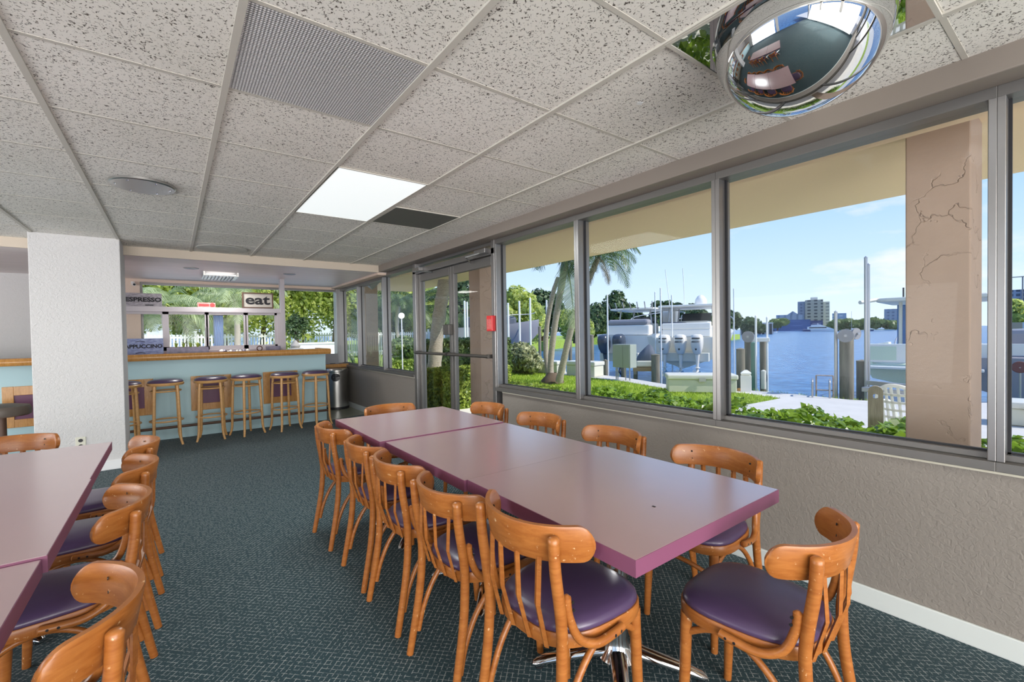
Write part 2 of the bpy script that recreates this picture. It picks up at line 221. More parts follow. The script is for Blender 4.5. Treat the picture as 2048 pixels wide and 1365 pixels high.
# ------------------------------------------------------------------ mesh helpers
class MB:
    def __init__(s): s.v = []; s.f = []; s.mi = []; s.cur = 0
    def add(s, vs, fs):
        o = len(s.v); s.v += [tuple(p) for p in vs]; s.f += [tuple(i+o for i in f) for f in fs]; s.mi += [s.cur]*len(fs); return s
    def box(s, a, b, mtx=None):
        x0, y0, z0 = a; x1, y1, z1 = b
        vs = [Vector(p) for p in ((x0,y0,z0),(x1,y0,z0),(x1,y1,z0),(x0,y1,z0),(x0,y0,z1),(x1,y0,z1),(x1,y1,z1),(x0,y1,z1))]
        if mtx is not None: vs = [mtx @ p for p in vs]
        return s.add(vs, [(0,3,2,1),(4,5,6,7),(0,1,5,4),(1,2,6,5),(2,3,7,6),(3,0,4,7)])
    def rbox(s, a, b, r=.01, mtx=None, n=3):
        """box with rounded vertical edges"""
        x0, y0, z0 = a; x1, y1, z1 = b; pts = []
        for (cx, cy, a0) in ((x1-r,y1-r,0),(x0+r,y1-r,90),(x0+r,y0+r,180),(x1-r,y0+r,270)):
            for k in range(n+1):
                t = math.radians(a0+90*k/n); pts.append((cx+r*math.cos(t), cy+r*math.sin(t)))
        return s.prism(pts, z0, z1, mtx)
    def prism(s, pts, z0, z1, mtx=None):
        n = len(pts); vs = [Vector((p[0],p[1],z0)) for p in pts]+[Vector((p[0],p[1],z1)) for p in pts]
        if mtx is not None: vs = [mtx @ p for p in vs]
        return s.add(vs, [tuple(range(n-1,-1,-1)), tuple(range(n,2*n))]+[(i,(i+1)%n,n+(i+1)%n,n+i) for i in range(n)])
    def tube(s, pts, rad, n=10, caps=True, up=None, flat=1.0):
        pts = [Vector(p) for p in pts]; k = len(pts)
        if not hasattr(rad, '__len__'): rad = [rad]*k
        vs = []; prev = None
        for i, p in enumerate(pts):
            t = (pts[min(i+1,k-1)]-pts[max(i-1,0)]).normalized()
            if prev is None:
                ref = up or (Vector((0,0,1)) if abs(t.z) < .9 else Vector((1,0,0)))
                a = t.cross(ref).normalized()
            else:
                a = (prev - t*prev.dot(t)).normalized()
            prev = a; b = t.cross(a)
            for j in range(n):
                q = 2*PI*j/n; vs.append(p + a*(rad[i]*math.cos(q)) + b*(rad[i]*flat*math.sin(q)))
        fs = [(i*n+j, i*n+(j+1)%n, (i+1)*n+(j+1)%n, (i+1)*n+j) for i in range(k-1) for j in range(n)]
        if caps: fs += [tuple(range(n-1,-1,-1)), tuple(range((k-1)*n, k*n))]
        return s.add(vs, fs)
    def cyl(s, p0, p1, r0, r1=None, n=16): return s.tube([p0, p1], [r0, r1 if r1 is not None else r0], n)
    def lathe(s, prof, c=(0,0,0), n=24, mtx=None, caps=True):
        k = len(prof); vs = []
        for (r, z) in prof:
            for j in range(n):
                q = 2*PI*j/n; p = Vector((r*math.cos(q), r*math.sin(q), z))
                p = (mtx @ p) if mtx is not None else p + Vector(c)
                vs.append(p)
        fs = [(i*n+j, i*n+(j+1)%n, (i+1)*n+(j+1)%n, (i+1)*n+j) for i in range(k-1) for j in range(n)]
        if caps: fs += [tuple(range(n-1,-1,-1)), tuple(range((k-1)*n, k*n))]
        return s.add(vs, fs)
    def loft(s, rings, closed=True, caps=True):
        n = len(rings[0]); vs = [p for r in rings for p in r]; m = n if closed else n-1
        fs = [(i*n+j, i*n+(j+1)%n, (i+1)*n+(j+1)%n, (i+1)*n+j) for i in range(len(rings)-1) for j in range(m)]
        if caps: fs += [tuple(range(n-1,-1,-1)), tuple(range((len(rings)-1)*n, len(rings)*n))]
        return s.add(vs, fs)
    def build(s, name, m, parent=None, smooth=False, sharp=40, bevel=0):
        me = bpy.data.meshes.new(name); me.from_pydata(s.v, [], s.f)
        ms = m if isinstance(m, (list, tuple)) else [m]
        for q in ms: me.materials.append(MT[q] if isinstance(q, str) else q)
        if len(ms) > 1: me.polygons.foreach_set('material_index', s.mi)
        if smooth:
            me.polygons.foreach_set('use_smooth', [True]*len(me.polygons))
            me.set_sharp_from_angle(angle=math.radians(sharp))
        me.update(); o = bpy.data.objects.new(name, me); COL.objects.link(o)
        if bevel:
            bv = o.modifiers.new('bevel', 'BEVEL'); bv.width = bevel; bv.segments = 2; bv.limit_method = 'ANGLE'
        if parent is not None: o.parent = parent
        return o
def npmesh(name, V, Fq, m, parent=None, smooth=False):
    V = np.asarray(V, np.float32); Fq = np.asarray(Fq, np.int32); k = Fq.shape[1]
    me = bpy.data.meshes.new(name); me.vertices.add(len(V)); me.vertices.foreach_set('co', V.ravel())
    me.loops.add(Fq.size); me.loops.foreach_set('vertex_index', Fq.ravel())
    me.polygons.add(len(Fq)); me.polygons.foreach_set('loop_start', np.arange(0, Fq.size, k, dtype=np.int32))
    me.update(calc_edges=True); me.materials.append(MT[m])
    if smooth: me.polygons.foreach_set('use_smooth', [True]*len(Fq))
    o = bpy.data.objects.new(name, me); COL.objects.link(o)
    if parent is not None: o.parent = parent
    return o
def tag(o, label=None, cat=None, group=None, kind=None):
    if label: o['label'] = label
    if cat: o['category'] = cat
    if group: o['group'] = group
    if kind: o['kind'] = kind
    return o
def thing(name, label, cat, loc=(0,0,0), rz=0, group=None):
    o = bpy.data.objects.new(name, None); COL.objects.link(o); o.empty_display_size = .1
    o.location = loc; o.rotation_euler = (0, 0, rz); return tag(o, label, cat, group)
def structure(o, label=None, cat=None): return tag(o, label, cat, None, 'structure')
def dup(root, loc, rz, label, group=None, scale=None):
    r = root.copy(); COL.objects.link(r); r.location = loc; r.rotation_euler = (0, 0, rz); r['label'] = label
    if group: r['group'] = group
    if scale: r.scale = scale
    for ch in list(root.children):
        c = ch.copy(); COL.objects.link(c); c.parent = r
        for g in list(ch.children):
            d = g.copy(); COL.objects.link(d); d.parent = c
    return r
def spline(pts, per=6):
    P_ = [Vector(p) for p in pts]; out = []
    for i in range(len(P_)-1):
        a = P_[max(i-1,0)]; b = P_[i]; c = P_[i+1]; d = P_[min(i+2,len(P_)-1)]
        for k in range(per):
            t = k/per; out.append(.5*((2*b)+(c-a)*t+(2*a-5*b+4*c-d)*t*t+(3*b-a-3*c+d)*t**3))
    out.append(P_[-1]); return out
def text(name, s, size, mtx, m, parent, bold=0, depth=.002, width=None):
    cu = bpy.data.curves.new('t', 'FONT'); cu.body = s; cu.size = size; cu.offset = bold; cu.extrude = depth; cu.align_x = 'CENTER'; cu.align_y = 'CENTER'; cu.resolution_u = 3
    t = bpy.data.objects.new('t', cu); COL.objects.link(t); bpy.context.view_layer.update()
    me = bpy.data.meshes.new_from_object(t.evaluated_get(bpy.context.evaluated_depsgraph_get()))
    bpy.data.objects.remove(t); bpy.data.curves.remove(cu)
    if width:
        xs = [v.co.x for v in me.vertices]; k = width/(max(xs)-min(xs)); mx_ = (max(xs)+min(xs))/2
        for v in me.vertices: v.co.x = (v.co.x-mx_)*k
    me.transform(mtx); me.materials.clear(); me.materials.append(MT[m]); me.name = name
    o = bpy.data.objects.new(name, me); COL.objects.link(o)
    if parent is not None: o.parent = parent
    return o
TOFRONT = Matrix.Rotation(PI/2, 4, 'X')      # lettering that faces -y
def T(*p): return Matrix.Translation(Vector(p))
def RZ(a): return Matrix.Rotation(a, 4, 'Z')
# ------------------------------------------------------------------ room shell
CZ = 2.32; WX = 2.59; BY = 8.95; YB = -3.6; XL = -5.2
FASY = 6.5; SOF = 2.23
structure(MB().prism([(XL,YB),(2.75,YB),(2.75,7.52),(1.90,7.30),(1.90,9.1),(XL,9.1)], -.12, 0).build('floor', 'carpet'), 'dark teal carpet with pale crosshatch threads', 'floor')
structure(MB().prism([(2.75,7.52),(2.75,9.1),(1.90,9.1),(1.90,7.30)], -.12, .001).build('floor', 'tilefloor'), 'olive vinyl floor beside the bar end', 'floor')
structure(MB().box((XL,YB,CZ+.008),(2.6,FASY,CZ+.2)).build('ceiling', 'tile'), 'speckled off white acoustic tile ceiling', 'ceiling')
structure(MB().box((XL,FASY,SOF),(2.75,9.1,SOF+.3)).build('ceiling', 'soffit'), 'smooth pinkish plaster ceiling over the bar', 'ceiling')
structure(MB().box((XL,FASY-.02,SOF),(2.46,FASY,CZ+.008)).build('trim_1', 'fascia'), 'beige drop between the tile ceiling and the bar ceiling', 'trim')
g = MB(); xs = [.195+.613*k for k in range(-9,4)]; ys = [.955+.61*k for k in range(-8,10)]
for x in xs: g.box((x-.012,YB,CZ),(x+.012,FASY-.02,CZ+.012))
for y in ys:
    if abs(y-3.395) < .02: g.box((XL,y-.009,CZ+.0065),(.81,y+.009,CZ+.012)); g.box((1.42,y-.009,CZ+.0065),(2.47,y+.009,CZ+.012))
    elif y < FASY-.05: g.box((XL,y-.009,CZ+.0065),(2.47,y+.009,CZ+.012))
structure(g.build('trim_2', 'tee'), 'painted metal grid between the ceiling tiles', 'trim')
# right wall: knee wall, sill strip, beam
def rwall(y0, y1):
    structure(MB().box((WX,y0,0),(2.75,y1,.735)).build('wall_right', 'knee'), 'taupe textured knee wall below the windows', 'wall')
    structure(MB().box((WX-.006,y0,.722),(WX,y1,.738)).build('trim_3', 'strip'), 'thin pale paint line under the window frame', 'trim')
    structure(MB().box((WX-.014,y0,0),(WX,y1,.092)).build('baseboard_right', 'basew', bevel=.004), 'pale baseboard along the knee wall', 'baseboard')
rwall(YB, 3.62); rwall(5.62, 9.0)
structure(MB().box((2.44,YB,2.235),(2.78,6.52,2.5)).build('trim_4', 'beam', bevel=.006), 'grey brown beam above the window wall', 'trim')
structure(MB().box((2.44,6.52,2.2),(2.78,9.1,2.235)).build('trim_5', 'peach'), 'peach strip above the corner windows', 'trim')
# windows on the right wall
MY = [-3.4,-2.3,-1.12,.275,1.41,2.555,3.685]; MY2 = [5.575,6.69,7.86,8.88]
def rwindow(n, y0, y1, top=2.235):
    b = MB(); b.box((2.55,y0,.738),(2.70,y1,.775)); b.box((2.60,y0,.775),(2.69,y1,.80))
    b.box((2.57,y0,top-.045),(2.70,y1,top))
    f = structure(b.build(f'window_{n}', 'alud', bevel=.002), 'aluminium window bay frame of the window wall', 'window')
    m = MB()
    for y, w in ((y0,0),(y1,1)):
        a, c = (y, y+.024) if w == 0 else (y-.024, y)
        m.box((2.565,a,.775),(2.69,c,top-.045))
    m.build('mullion', 'alu', f, bevel=.002)
    k = MB()
    for y in (y0+.026, y1-.030): k.box((2.63,y-.004,.80),(2.645,y+.006,top-.045))
    k.box((2.63,y0+.02,.80),(2.645,y1-.02,.806)); k.build('gasket', 'gasket', f)
    MB().box((2.634,y0+.024,.80),(2.638,y1-.024,top-.045)).build('pane', 'glass', f)
n = 1
for i in range(len(MY)-1): rwindow(n, MY[i], MY[i+1]); n += 1
for i in range(len(MY2)-1): rwindow(n, MY2[i], MY2[i+1], 2.2 if i else 2.235); n += 1
# double glass door
d = structure(MB().box((2.56,3.685,2.10),(2.70,5.575,2.16)).box((2.56,3.685,0),(2.70,3.74,2.235)).box((2.56,5.50,0),(2.70,5.575,2.235)).box((2.60,3.74,2.205),(2.69,5.5,2.235)).build('door_1', 'alu', bevel=.003), 'double glass entrance door with aluminium frame', 'door')
MB().box((2.634,3.74,2.16),(2.638,5.5,2.205)).build('transom_pane', 'glass', d)
for y0, y1 in ((3.745,4.615),(4.625,5.495)):
    b = MB(); b.box((2.60,y0,.01),(2.65,y0+.055,2.095)).box((2.60,y1-.055,.01),(2.65,y1,2.095)).box((2.60,y0+.055,2.0),(2.65,y1-.055,2.095)).box((2.60,y0+.055,.01),(2.65,y1-.055,.20))
    lf = b.build('door_leaf', 'alud', d, bevel=.003)
    MB().box((2.623,y0+.055,.2),(2.627,y1-.055,2.0)).build('pane', 'glass', lf)
    q = MB(); q.tube([(2.53,y0+.02,1.075),(2.53,y1-.02,1.075)], .017, 12)
    for y in (y0+.045, y1-.045): q.box((2.53,y-.02,1.055),(2.60,y+.02,1.095))
    q.build('push_bar', 'bronze', lf, smooth=True)
for y in (3.86, 5.36):
    q = MB(); q.box((2.50,y-.10,2.115),(2.56,y+.10,2.16)); c = q.build('door_closer', 'alu', d, bevel=.004)
    sg = 1 if y < 4.6 else -1
    MB().tube([(2.50,y,2.12),(2.44,y+sg*.16,2.10),(2.58,y+sg*.30,2.075)], .010, 8).build('closer_arm', 'steel', c, smooth=True)
MB().box((2.545,4.60,1.30),(2.60,4.74,1.42)).build('lock_box', 'bronze', d, bevel=.005)
a = thing('door_alarm', 'small red alarm box on the mullion right of the glass door', 'alarm', (2.565,3.73,1.33))
MB().box((-.045,-.05,0),(0,.05,.155)).build('case', 'red', a, bevel=.006)
q = MB()
for k in range(4): q.box((-.0465,-.035+.02*k,.02),(-.045,-.028+.02*k,.12))
q.build('lettering', 'pinks', a)
# back wall with the garden window, far wall left, peach wall
structure(MB().box((XL,BY,0),(-.95,BY+.15,SOF)).build('wall_back', 'column'), 'white back wall left of the stub wall', 'wall')
w = MB(); w.box((-.95,BY,0),(-.38,BY+.15,SOF)); w.box((-.38,BY,0),(2.75,BY+.15,.80)); w.box((-.38,BY,2.185),(2.75,BY+.15,SOF))
structure(w.build('wall_back', 'peach'), 'peach back wall behind the bar', 'wall')
b = MB(); b.box((-.38,BY+.02,.80),(2.57,BY+.10,.84)); b.box((-.38,BY+.02,2.15),(2.57,BY+.10,2.185)); b.box((-.38,BY+.02,.84),(-.35,BY+.10,2.15))
f = structure(b.build('window_20', 'alud'), 'wide garden window in the back wall', 'window')
MB().box((-.35,BY+.05,.84),(2.5,BY+.055,2.15)).build('pane', 'glass', f)
structure(MB().box((2.50,8.86,.76),(2.60,BY+.1,2.2)).build('trim_6', 'alu', bevel=.004), 'corner post where the window walls meet', 'trim')
structure(MB().box((XL-.15,6.2,0),(XL,9.1,CZ+.1)).box((XL-.15,YB,2.2),(XL,6.2,CZ+.1)).box((XL-.15,1.0,0),(XL,1.4,2.2)).build('wall_left', 'column'), 'white left wall with tall openings added for light, out of view', 'wall')  # unseen wall; its openings are added for the fill lamp
# unseen rear wall, its tall openings added to let light in
w = MB()
for x in (-5.2,-2.6,0,2.45): w.box((x,YB-.15,0),(x+.3,YB,CZ+.1))
w.box((XL,YB-.15,2.2),(2.75,YB,CZ+.1)); structure(w.build('wall_rear', 'column'), 'unseen rear wall with tall openings added behind the viewer', 'wall')
# white stub wall
c = structure(MB().box((-1.055,6.06,0),(-.405,FASY+.12,CZ+.008)).build('wall_stub', 'column', bevel=.006), 'white textured stub wall left of the bar', 'wall')
structure(MB().box((-1.069,6.046,0),(-.391,6.06,.095)).box((-.405,6.06,0),(-.391,FASY+.12,.095)).build('baseboard_stub', 'white', bevel=.004), 'white baseboard around the stub wall', 'baseboard')
o = thing('power_outlet', 'ivory power outlet low on the white stub wall', 'outlet', (-.74,6.06,.30))
MB().box((-.037,-.007,-.06),(.037,0,.06)).build('cover_plate', 'outlet', o, bevel=.003)
for z in (-.027,.027):
    MB().lathe([(.0001,0),(.016,0),(.017,.003),(.0001,.003)], n=16, mtx=T(0,-.007,z)@Matrix.Rotation(PI/2,4,'X')).build('socket', 'dark', o)
# ------------------------------------------------------------------ ceiling things
o = tag(MB().box((.205,1.572,CZ+.0068),(.80,2.168,CZ+.03)).build('diffuser_panel', 'lens'), 'grey prismatic diffuser panel, unlit, in the near ceiling', 'ceiling panel')
o = thing('ceiling_light', 'bright flat ceiling light panel, lit, in the tile grid', 'light', (1.113,3.395,CZ))
MB().box((-.29,-.595,.002),(.29,.595,.02)).build('diffuser', 'light', o)
q = MB(); q.box((-.298,-.603,0),(-.288,.603,.012)).box((.288,-.603,0),(.298,.603,.012)).box((-.288,-.603,0),(.288,-.593,.012)).box((-.288,.593,0),(.288,.603,.012)); q.build('frame', 'tee', o)
o = thing('air_vent', 'dark grey mesh air vent beside the lit ceiling panel', 'vent', (1.73,3.70,CZ))
MB().box((-.29,-.27,.001),(.29,.27,.02)).build('mesh', 'vent', o)
q = MB(); q.box((-.295,-.285,0),(-.285,.285,.01)).box((.285,-.285,-.004),(.30,.285,.01)).box((-.285,-.285,0),(.285,-.275,.01)).box((-.285,.275,0),(.285,.285,.01)); q.build('frame', 'tee', o)
o = thing('ceiling_plate', 'round brushed steel plate screwed to a ceiling tile', 'plate', (-.13,3.84,CZ-.012))
MB().lathe([(.0001,0),(.168,0),(.175,.006),(.175,.02),(.0001,.02)], n=40).build('disc', 'steel', o, smooth=True)
for k in range(6):
    t = 2*PI*k/6; MB().lathe([(.0001,-.003),(.006,-.003),(.007,0),(.0001,0)], c=(.14*math.cos(t),.14*math.sin(t),0), n=8).build('screw', 'chrome', o)
tag(MB().lathe([(.0001,0),(.25,0),(.25,.004),(.0001,.004)], c=(.48,6.12,CZ-.001), n=30).build('water_stain', 'stain'), 'grey water stain on the ceiling tile nearest the bar', 'stain')
tag(MB().prism([(1.675,1.275),(1.70,1.262),(1.712,1.284),(1.69,1.292)], CZ+.0065, CZ+.009).build('paint_scuff', 'white'), 'small white scuff on a ceiling tile left of the dome mirror', 'mark')
o = thing('dome_mirror', 'shiny half dome security mirror on a mirrored ceiling tile', 'mirror', (1.7275,.65,CZ))
MB().box((-.295,-.295,.001),(.295,.295,.02)).build('mirror_tile', 'mirror', o)
prof = [(.262*math.cos(t), -.262*math.sin(t)) for t in [PI/2*k/24 for k in range(25)]]; prof[-1] = (.0005, -.262)
MB().lathe([(.268,0.001),(.268,-.004)]+prof, n=64, caps=False).build('dome', 'mirror', o, smooth=True, sharp=60)
q = MB()
for (a, b_) in (((-.31,-.31),(.31,-.295)),((-.31,.295),(.31,.31)),((-.31,-.295),(-.295,.295)),((.295,-.295),(.31,.295))): q.box((a[0],a[1],-.001),(b_[0],b_[1],.012))
q.build('frame', 'tee', o)
o = thing('emergency_light', 'small fluorescent fitting on the plaster ceiling above the bar', 'light', (.57,7.78,SOF))
MB().box((-.21,-.27,-.055),(.21,.27,-.045)).box((-.21,-.27,-.045),(-.19,.27,0)).box((.19,-.27,-.045),(.21,.27,0)).build('housing', 'steel', o)
q = MB()
for k in range(9): q.box((-.19+.042*k,-.27,-.075),(-.184+.042*k,.27,-.055))
q.build('louver', 'alu', o); MB().box((-.18,-.25,-.044),(.18,.25,-.03)).build('tube', 'light', o)
for x, lb in ((.22,'left of the louvred fitting'),(1.40,'right of the louvred fitting')):
    o = thing('recessed_light', f'dark recessed downlight in the bar ceiling {lb}', 'light', (x,7.3,SOF), 0, 'recessed lights over the bar')
    MB().lathe([(.065,-.001),(.085,-.004),(.085,0),(.065,0)], n=24, caps=False).build('rim', 'alud', o); MB().lathe([(.0001,-.002),(.066,-.002),(.066,-.001),(.0001,-.001)], n=24).build('opening', 'dark', o)
o = thing('security_camera', 'tiny white security camera on the peach wall near the ceiling', 'camera', (-.46,BY,2.12))
MB().box((-.02,-.03,.02),(.02,0,.06)).build('bracket', 'white', o); MB().tube([(0,-.03,.03),(0.02,-.11,.01)], .022, 12).build('body', 'white', o, smooth=True); MB().tube([(.02,-.11,.01),(.022,-.117,.009)], .016, 12).build('lens', 'dark', o)
# ------------------------------------------------------------------ bar
o = thing('bar_counter', 'pale blue bar with wood nosing and plum panels', 'bar', (0,7.38,0))
MB().box((-5.1,0,0),(1.90,.62,1.04)).build('front_panel', 'bluebar', o)
MB().box((-5.1,-.10,1.075),(1.93,.66,1.10)).build('worktop', 'ctop', o)
ns = []
for k in range(7): ns.append((-.17-.018*math.sin(PI*k/6), 1.035+.08*k/6))
q = MB(); prof = [(-.10,1.035)]+[(a,b_) for a,b_ in ns]+[(-.10,1.115)]
q.loft([[Vector((x,a,b_)) for a,b_ in prof] for x in (-5.1,1.935)]); q.build('wood_nosing', 'nosing', o, smooth=True)
MB().box((1.905,-.10,1.035),(1.94,.66,1.115)).build('end_nosing', 'nosing', o)
for k in range(-3,2):
    x = .41+.85*k; b = MB()
    b.box((x-.23,-.018,.34),(x-.14,0,.80)).box((x+.14,-.018,.34),(x+.23,0,.80)).box((x-.14,-.018,.70),(x+.14,0,.80)).box((x-.14,-.018,.34),(x+.14,0,.43))
    p = b.build('panel_frame', 'nosing', o, bevel=.003); MB().box((x-.14,-.006,.43),(x+.14,-.001,.70)).build('plum_inset', 'plum', p)
r = MB().tube([(-5.0,-.16,.175),(1.90,-.16,.175)], .017, 10); r = r.build('foot_rail', 'frame', o, smooth=True)
for x in (-3.6,-2,-.4,.9,1.62): MB().tube([(x,-.16,.175),(x,-.02,.165)], .012, 8).build('bracket', 'steel', r)
# sliding pass-through frame on the back of the counter
PY = 8.0
b = MB(); b.box((-1.2,PY-.04,1.685),(1.40,PY+.04,1.755)); b.box((1.385,PY-.05,1.10),(1.45,PY+.05,SOF)); b.box((1.335,PY-.03,1.10),(1.385,PY+.03,1.685)); b.box((-1.2,PY-.045,1.10),(1.385,PY+.045,1.135))
f = structure(b.build('window_21', 'screen', bevel=.003), 'painted sliding pass-through frame standing on the bar', 'window')
for x0, x1 in ((-1.2,-.07),(-.07,.42),(.40,.91),(.90,1.335)):
    q = MB(); q.box((x0,PY-.02,1.135),(x0+.035,PY+.02,1.685)).box((x1-.035,PY-.02,1.135),(x1,PY+.02,1.685)).box((x0,PY-.02,1.135),(x1,PY+.02,1.19)).box((x0,PY-.02,1.65),(x1,PY+.02,1.685))
    s_ = q.build('sash', 'screen', f); MB().box((x0+.035,PY-.002,1.19),(x1-.035,PY+.002,1.65)).build('pane', 'glass', s_)
MB().box((.395,PY-.035,1.32),(.408,PY-.022,1.46)).build('pull_handle', 'dark', f)
# signs
def board(name, lb, x0, x1, y, z0, z1, m, txt, tm, tw, size, fr=None, bold=0, tz=None, tx=None):
    o = thing(name, lb, 'sign', ((x0+x1)/2, y, z0)); w = (x1-x0)/2; h = z1-z0
    MB().box((-w,0,0),(w,.018,h)).build('board', m, o)
    if fr:
        q = MB(); q.box((-w,-.012,0),(-w+.018,.02,h)).box((w-.018,-.012,0),(w,.02,h)).box((-w+.018,-.012,0),(w-.018,.02,.018)).box((-w+.018,-.012,h-.018),(w-.018,.02,h)); q.build('frame', fr, o)
    if txt: text('lettering', txt, size, T(tx or 0,-.002,tz if tz else h/2)@TOFRONT, tm, o, bold, .0015, tw)
    return o
o = board('wooden_sign', 'dark grey sign reading ESPRESSO on the pass-through rail', -.57,-.105,PY-.03,1.755,1.935,'signg','ESPRESSO','ink',.385,.08,bold=.003,tx=.034)
MB().box((.05,-.003,.012),(.14,0,.024)).build('flourish', 'ink', o)
o = board('wooden_sign', 'blue sign reading CAPPUCCINO leaning on the bar top', -.585,-.10,7.75,1.10,1.315,'signb','CAPPUCCINO','ink',.44,.07,bold=.002,tx=.012)
for z in (.018,.17): MB().tube([(-.05,-.003,z),(0,-.003,z+.012),(.05,-.003,z)], .004, 6).build('flourish', 'ink', o)
o = board('framed_sign', 'framed sign reading eat in black letters', .86,1.285,PY-.03,1.755,1.995,'linen','eat','ink',.335,.205,'frame',.005,tz=.125)
o = board('small_sign', 'small faded pink sign with a round badge on the rail', .30,.52,PY-.03,1.755,1.825,'pinks',None,None,0,0)
MB().lathe([(.0001,0),(.030,0),(.030,.004),(.0001,.004)], n=20, mtx=T(.072,0,.036)@Matrix.Rotation(PI/2,4,'X')).build('badge', 'red', o); MB().box((-.09,-.003,.02),(.03,0,.05)).build('faded_lettering', 'red', o)
o = thing('curtain', 'pale blue cloth hanging inside the pass-through', 'curtain', (.555,PY+.06,1.17))
q = MB(); V = []; nx, nz = 24, 6
for j in range(nz+1):
    for i in range(nx+1): V.append((-.062+.124*i/nx, .018*math.sin(i*1.15+.4*j), .47*j/nz))
q.add(V, [(j*(nx+1)+i, j*(nx+1)+i+1, (j+1)*(nx+1)+i+1, (j+1)*(nx+1)+i) for j in range(nz) for i in range(nx)]); q.build('cloth', 'cloth', o, smooth=True)
MB().tube([(-.07,0,.475),(.07,0,.475)], .006, 8).build('rod', 'steel', o)
o = thing('planter', 'zinc trough of small green plants on the bar top', 'planter', (.17,7.72,1.10))
q = MB(); q.box((-.235,-.06,0),(.235,.06,.012)).box((-.235,-.06,.012),(.235,-.052,.085)).box((-.235,.052,.012),(.235,.06,.085)).box((-.235,-.052,.012),(-.227,.052,.085)).box((.227,-.052,.012),(.235,.052,.085)); q.build('trough', 'zinc', o)
MB().box((-.227,-.052,.012),(.227,.052,.06)).build('soil', 'bark', o)
def blades(name, c, n, h, spread, m, parent=None, w=.008):
    V = []; Fq = []
    for i in range(n):
        a = random.uniform(0, 2*PI); r0 = random.uniform(0, .2)*spread; hh = h*random.uniform(.6, 1); out = spread*random.uniform(.3, 1)
        ca, sa = math.cos(a), math.sin(a); px, py = -sa*w, ca*w; k = 4; base = len(V)
        for j in range(k+1):
            t = j/k; x = c[0]+ca*(r0+out*t*t); y = c[1]+sa*(r0+out*t*t); z = c[2]+hh*(t-.35*t*t*t); ww = (1-t)**.6 if j < k else .05
            V += [(x-px*ww, y-py*ww, z), (x+px*ww, y+py*ww, z)]
        Fq += [(base+2*j, base+2*j+1, base+2*j+3, base+2*j+2) for j in range(k)]
    return npmesh(name, V, Fq, m, parent)
for x in (-.13,-.05,.03,.11): blades('plant', (x,0,.06), 26, .16, .05, 'hedge', o, .006)
o = thing('shell_ornament', 'pile of pale shells and coral on the bar top', 'ornament', (.72,7.72,1.10), 0)
for k in range(9):
    r = random.uniform(.018,.034); x = -.16+.04*k+random.uniform(-.01,.01)
    MB().lathe([(.0005,0),(r*.8,r*.15),(r,r*.5),(r*.55,r*1.0),(.0005,r*1.3)], c=(x,random.uniform(-.03,.03),0), n=9).build('shell', ['white','zinc','gelb'][k%3], o, smooth=True)
tag(MB().tube([(1.045+.034*math.cos(t),7.72,1.139+.034*math.sin(t)) for t in [2*PI*k/20 for k in range(21)]], .008, 8, False).build('ring_ornament', 'frame'), 'thin dark ring standing on the bar top', 'ornament')
tag(MB().box((1.16,7.9,1.10),(1.36,7.95,1.165)).build('napkin_box', 'zinc', bevel=.004), 'low grey box at the right end of the pass-through sill', 'box')
# corner shelf, trash can
o = thing('corner_shelf', 'red brown shelf under the corner window', 'shelf', (2.24,8.72,.755))
MB().box((-.62,-.22,0),(.35,.22,.035)).build('shelf_board', 'ctop', o); MB().box((-.62,-.23,-.02),(.35,-.22,.04)).build('shelf_edge', 'nosing', o)
o = thing('tablet_screen', 'dark grey screen standing on the corner shelf', 'screen', (2.33,8.66,.79), .1)
MB().box((-.10,-.008,.0),(.13,.008,.19)).build('panel', 'plate', o); MB().box((-.03,-.03,0),(.06,.06,.01)).build('foot', 'dark', o)
o = thing('cash_register', 'black boxy machine behind the bar end', 'machine', (2.10,8.66,.79))
MB().box((-.14,-.12,0),(.10,.12,.09)).build('base', 'dark', o, bevel=.008); MB().box((-.10,-.10,.09),(.07,.02,.20)).build('display', 'blackm', o, bevel=.006)
o = thing('trash_can', 'round brushed steel trash can at the end of the bar', 'trash can', (2.36,8.62,0))
o.location = (2.35,8.42,0)
MB().lathe([(.0001,0),(.205,0),(.205,.045),(.0001,.045)], n=40).build('base_ring', 'dark', o); MB().lathe([(.2,.045),(.2,.66),(.0001,.66)], n=48, caps=False).build('body', 'steel', o, smooth=True)
MB().lathe([(.2,.66),(.203,.67),(.203,.70),(.185,.725),(.0001,.73)], n=48, caps=False).build('lid', 'steel', o, smooth=True)
q = MB(); ring = []
for k in range(20):
    t = 2*PI*k/20; a = -PI/2-.35+.48*math.cos(t)*.8; z = .575+.072*math.sin(t); ring.append((a, z))
q.add([(.2035*math.cos(a), .2035*math.sin(a), z) for a, z in ring]+[(.2035*math.cos(-PI/2-.35), .2035*math.sin(-PI/2-.35), .575)], [(k, (k+1)%20, 20) for k in range(20)]); q.build('opening', 'dark', o)
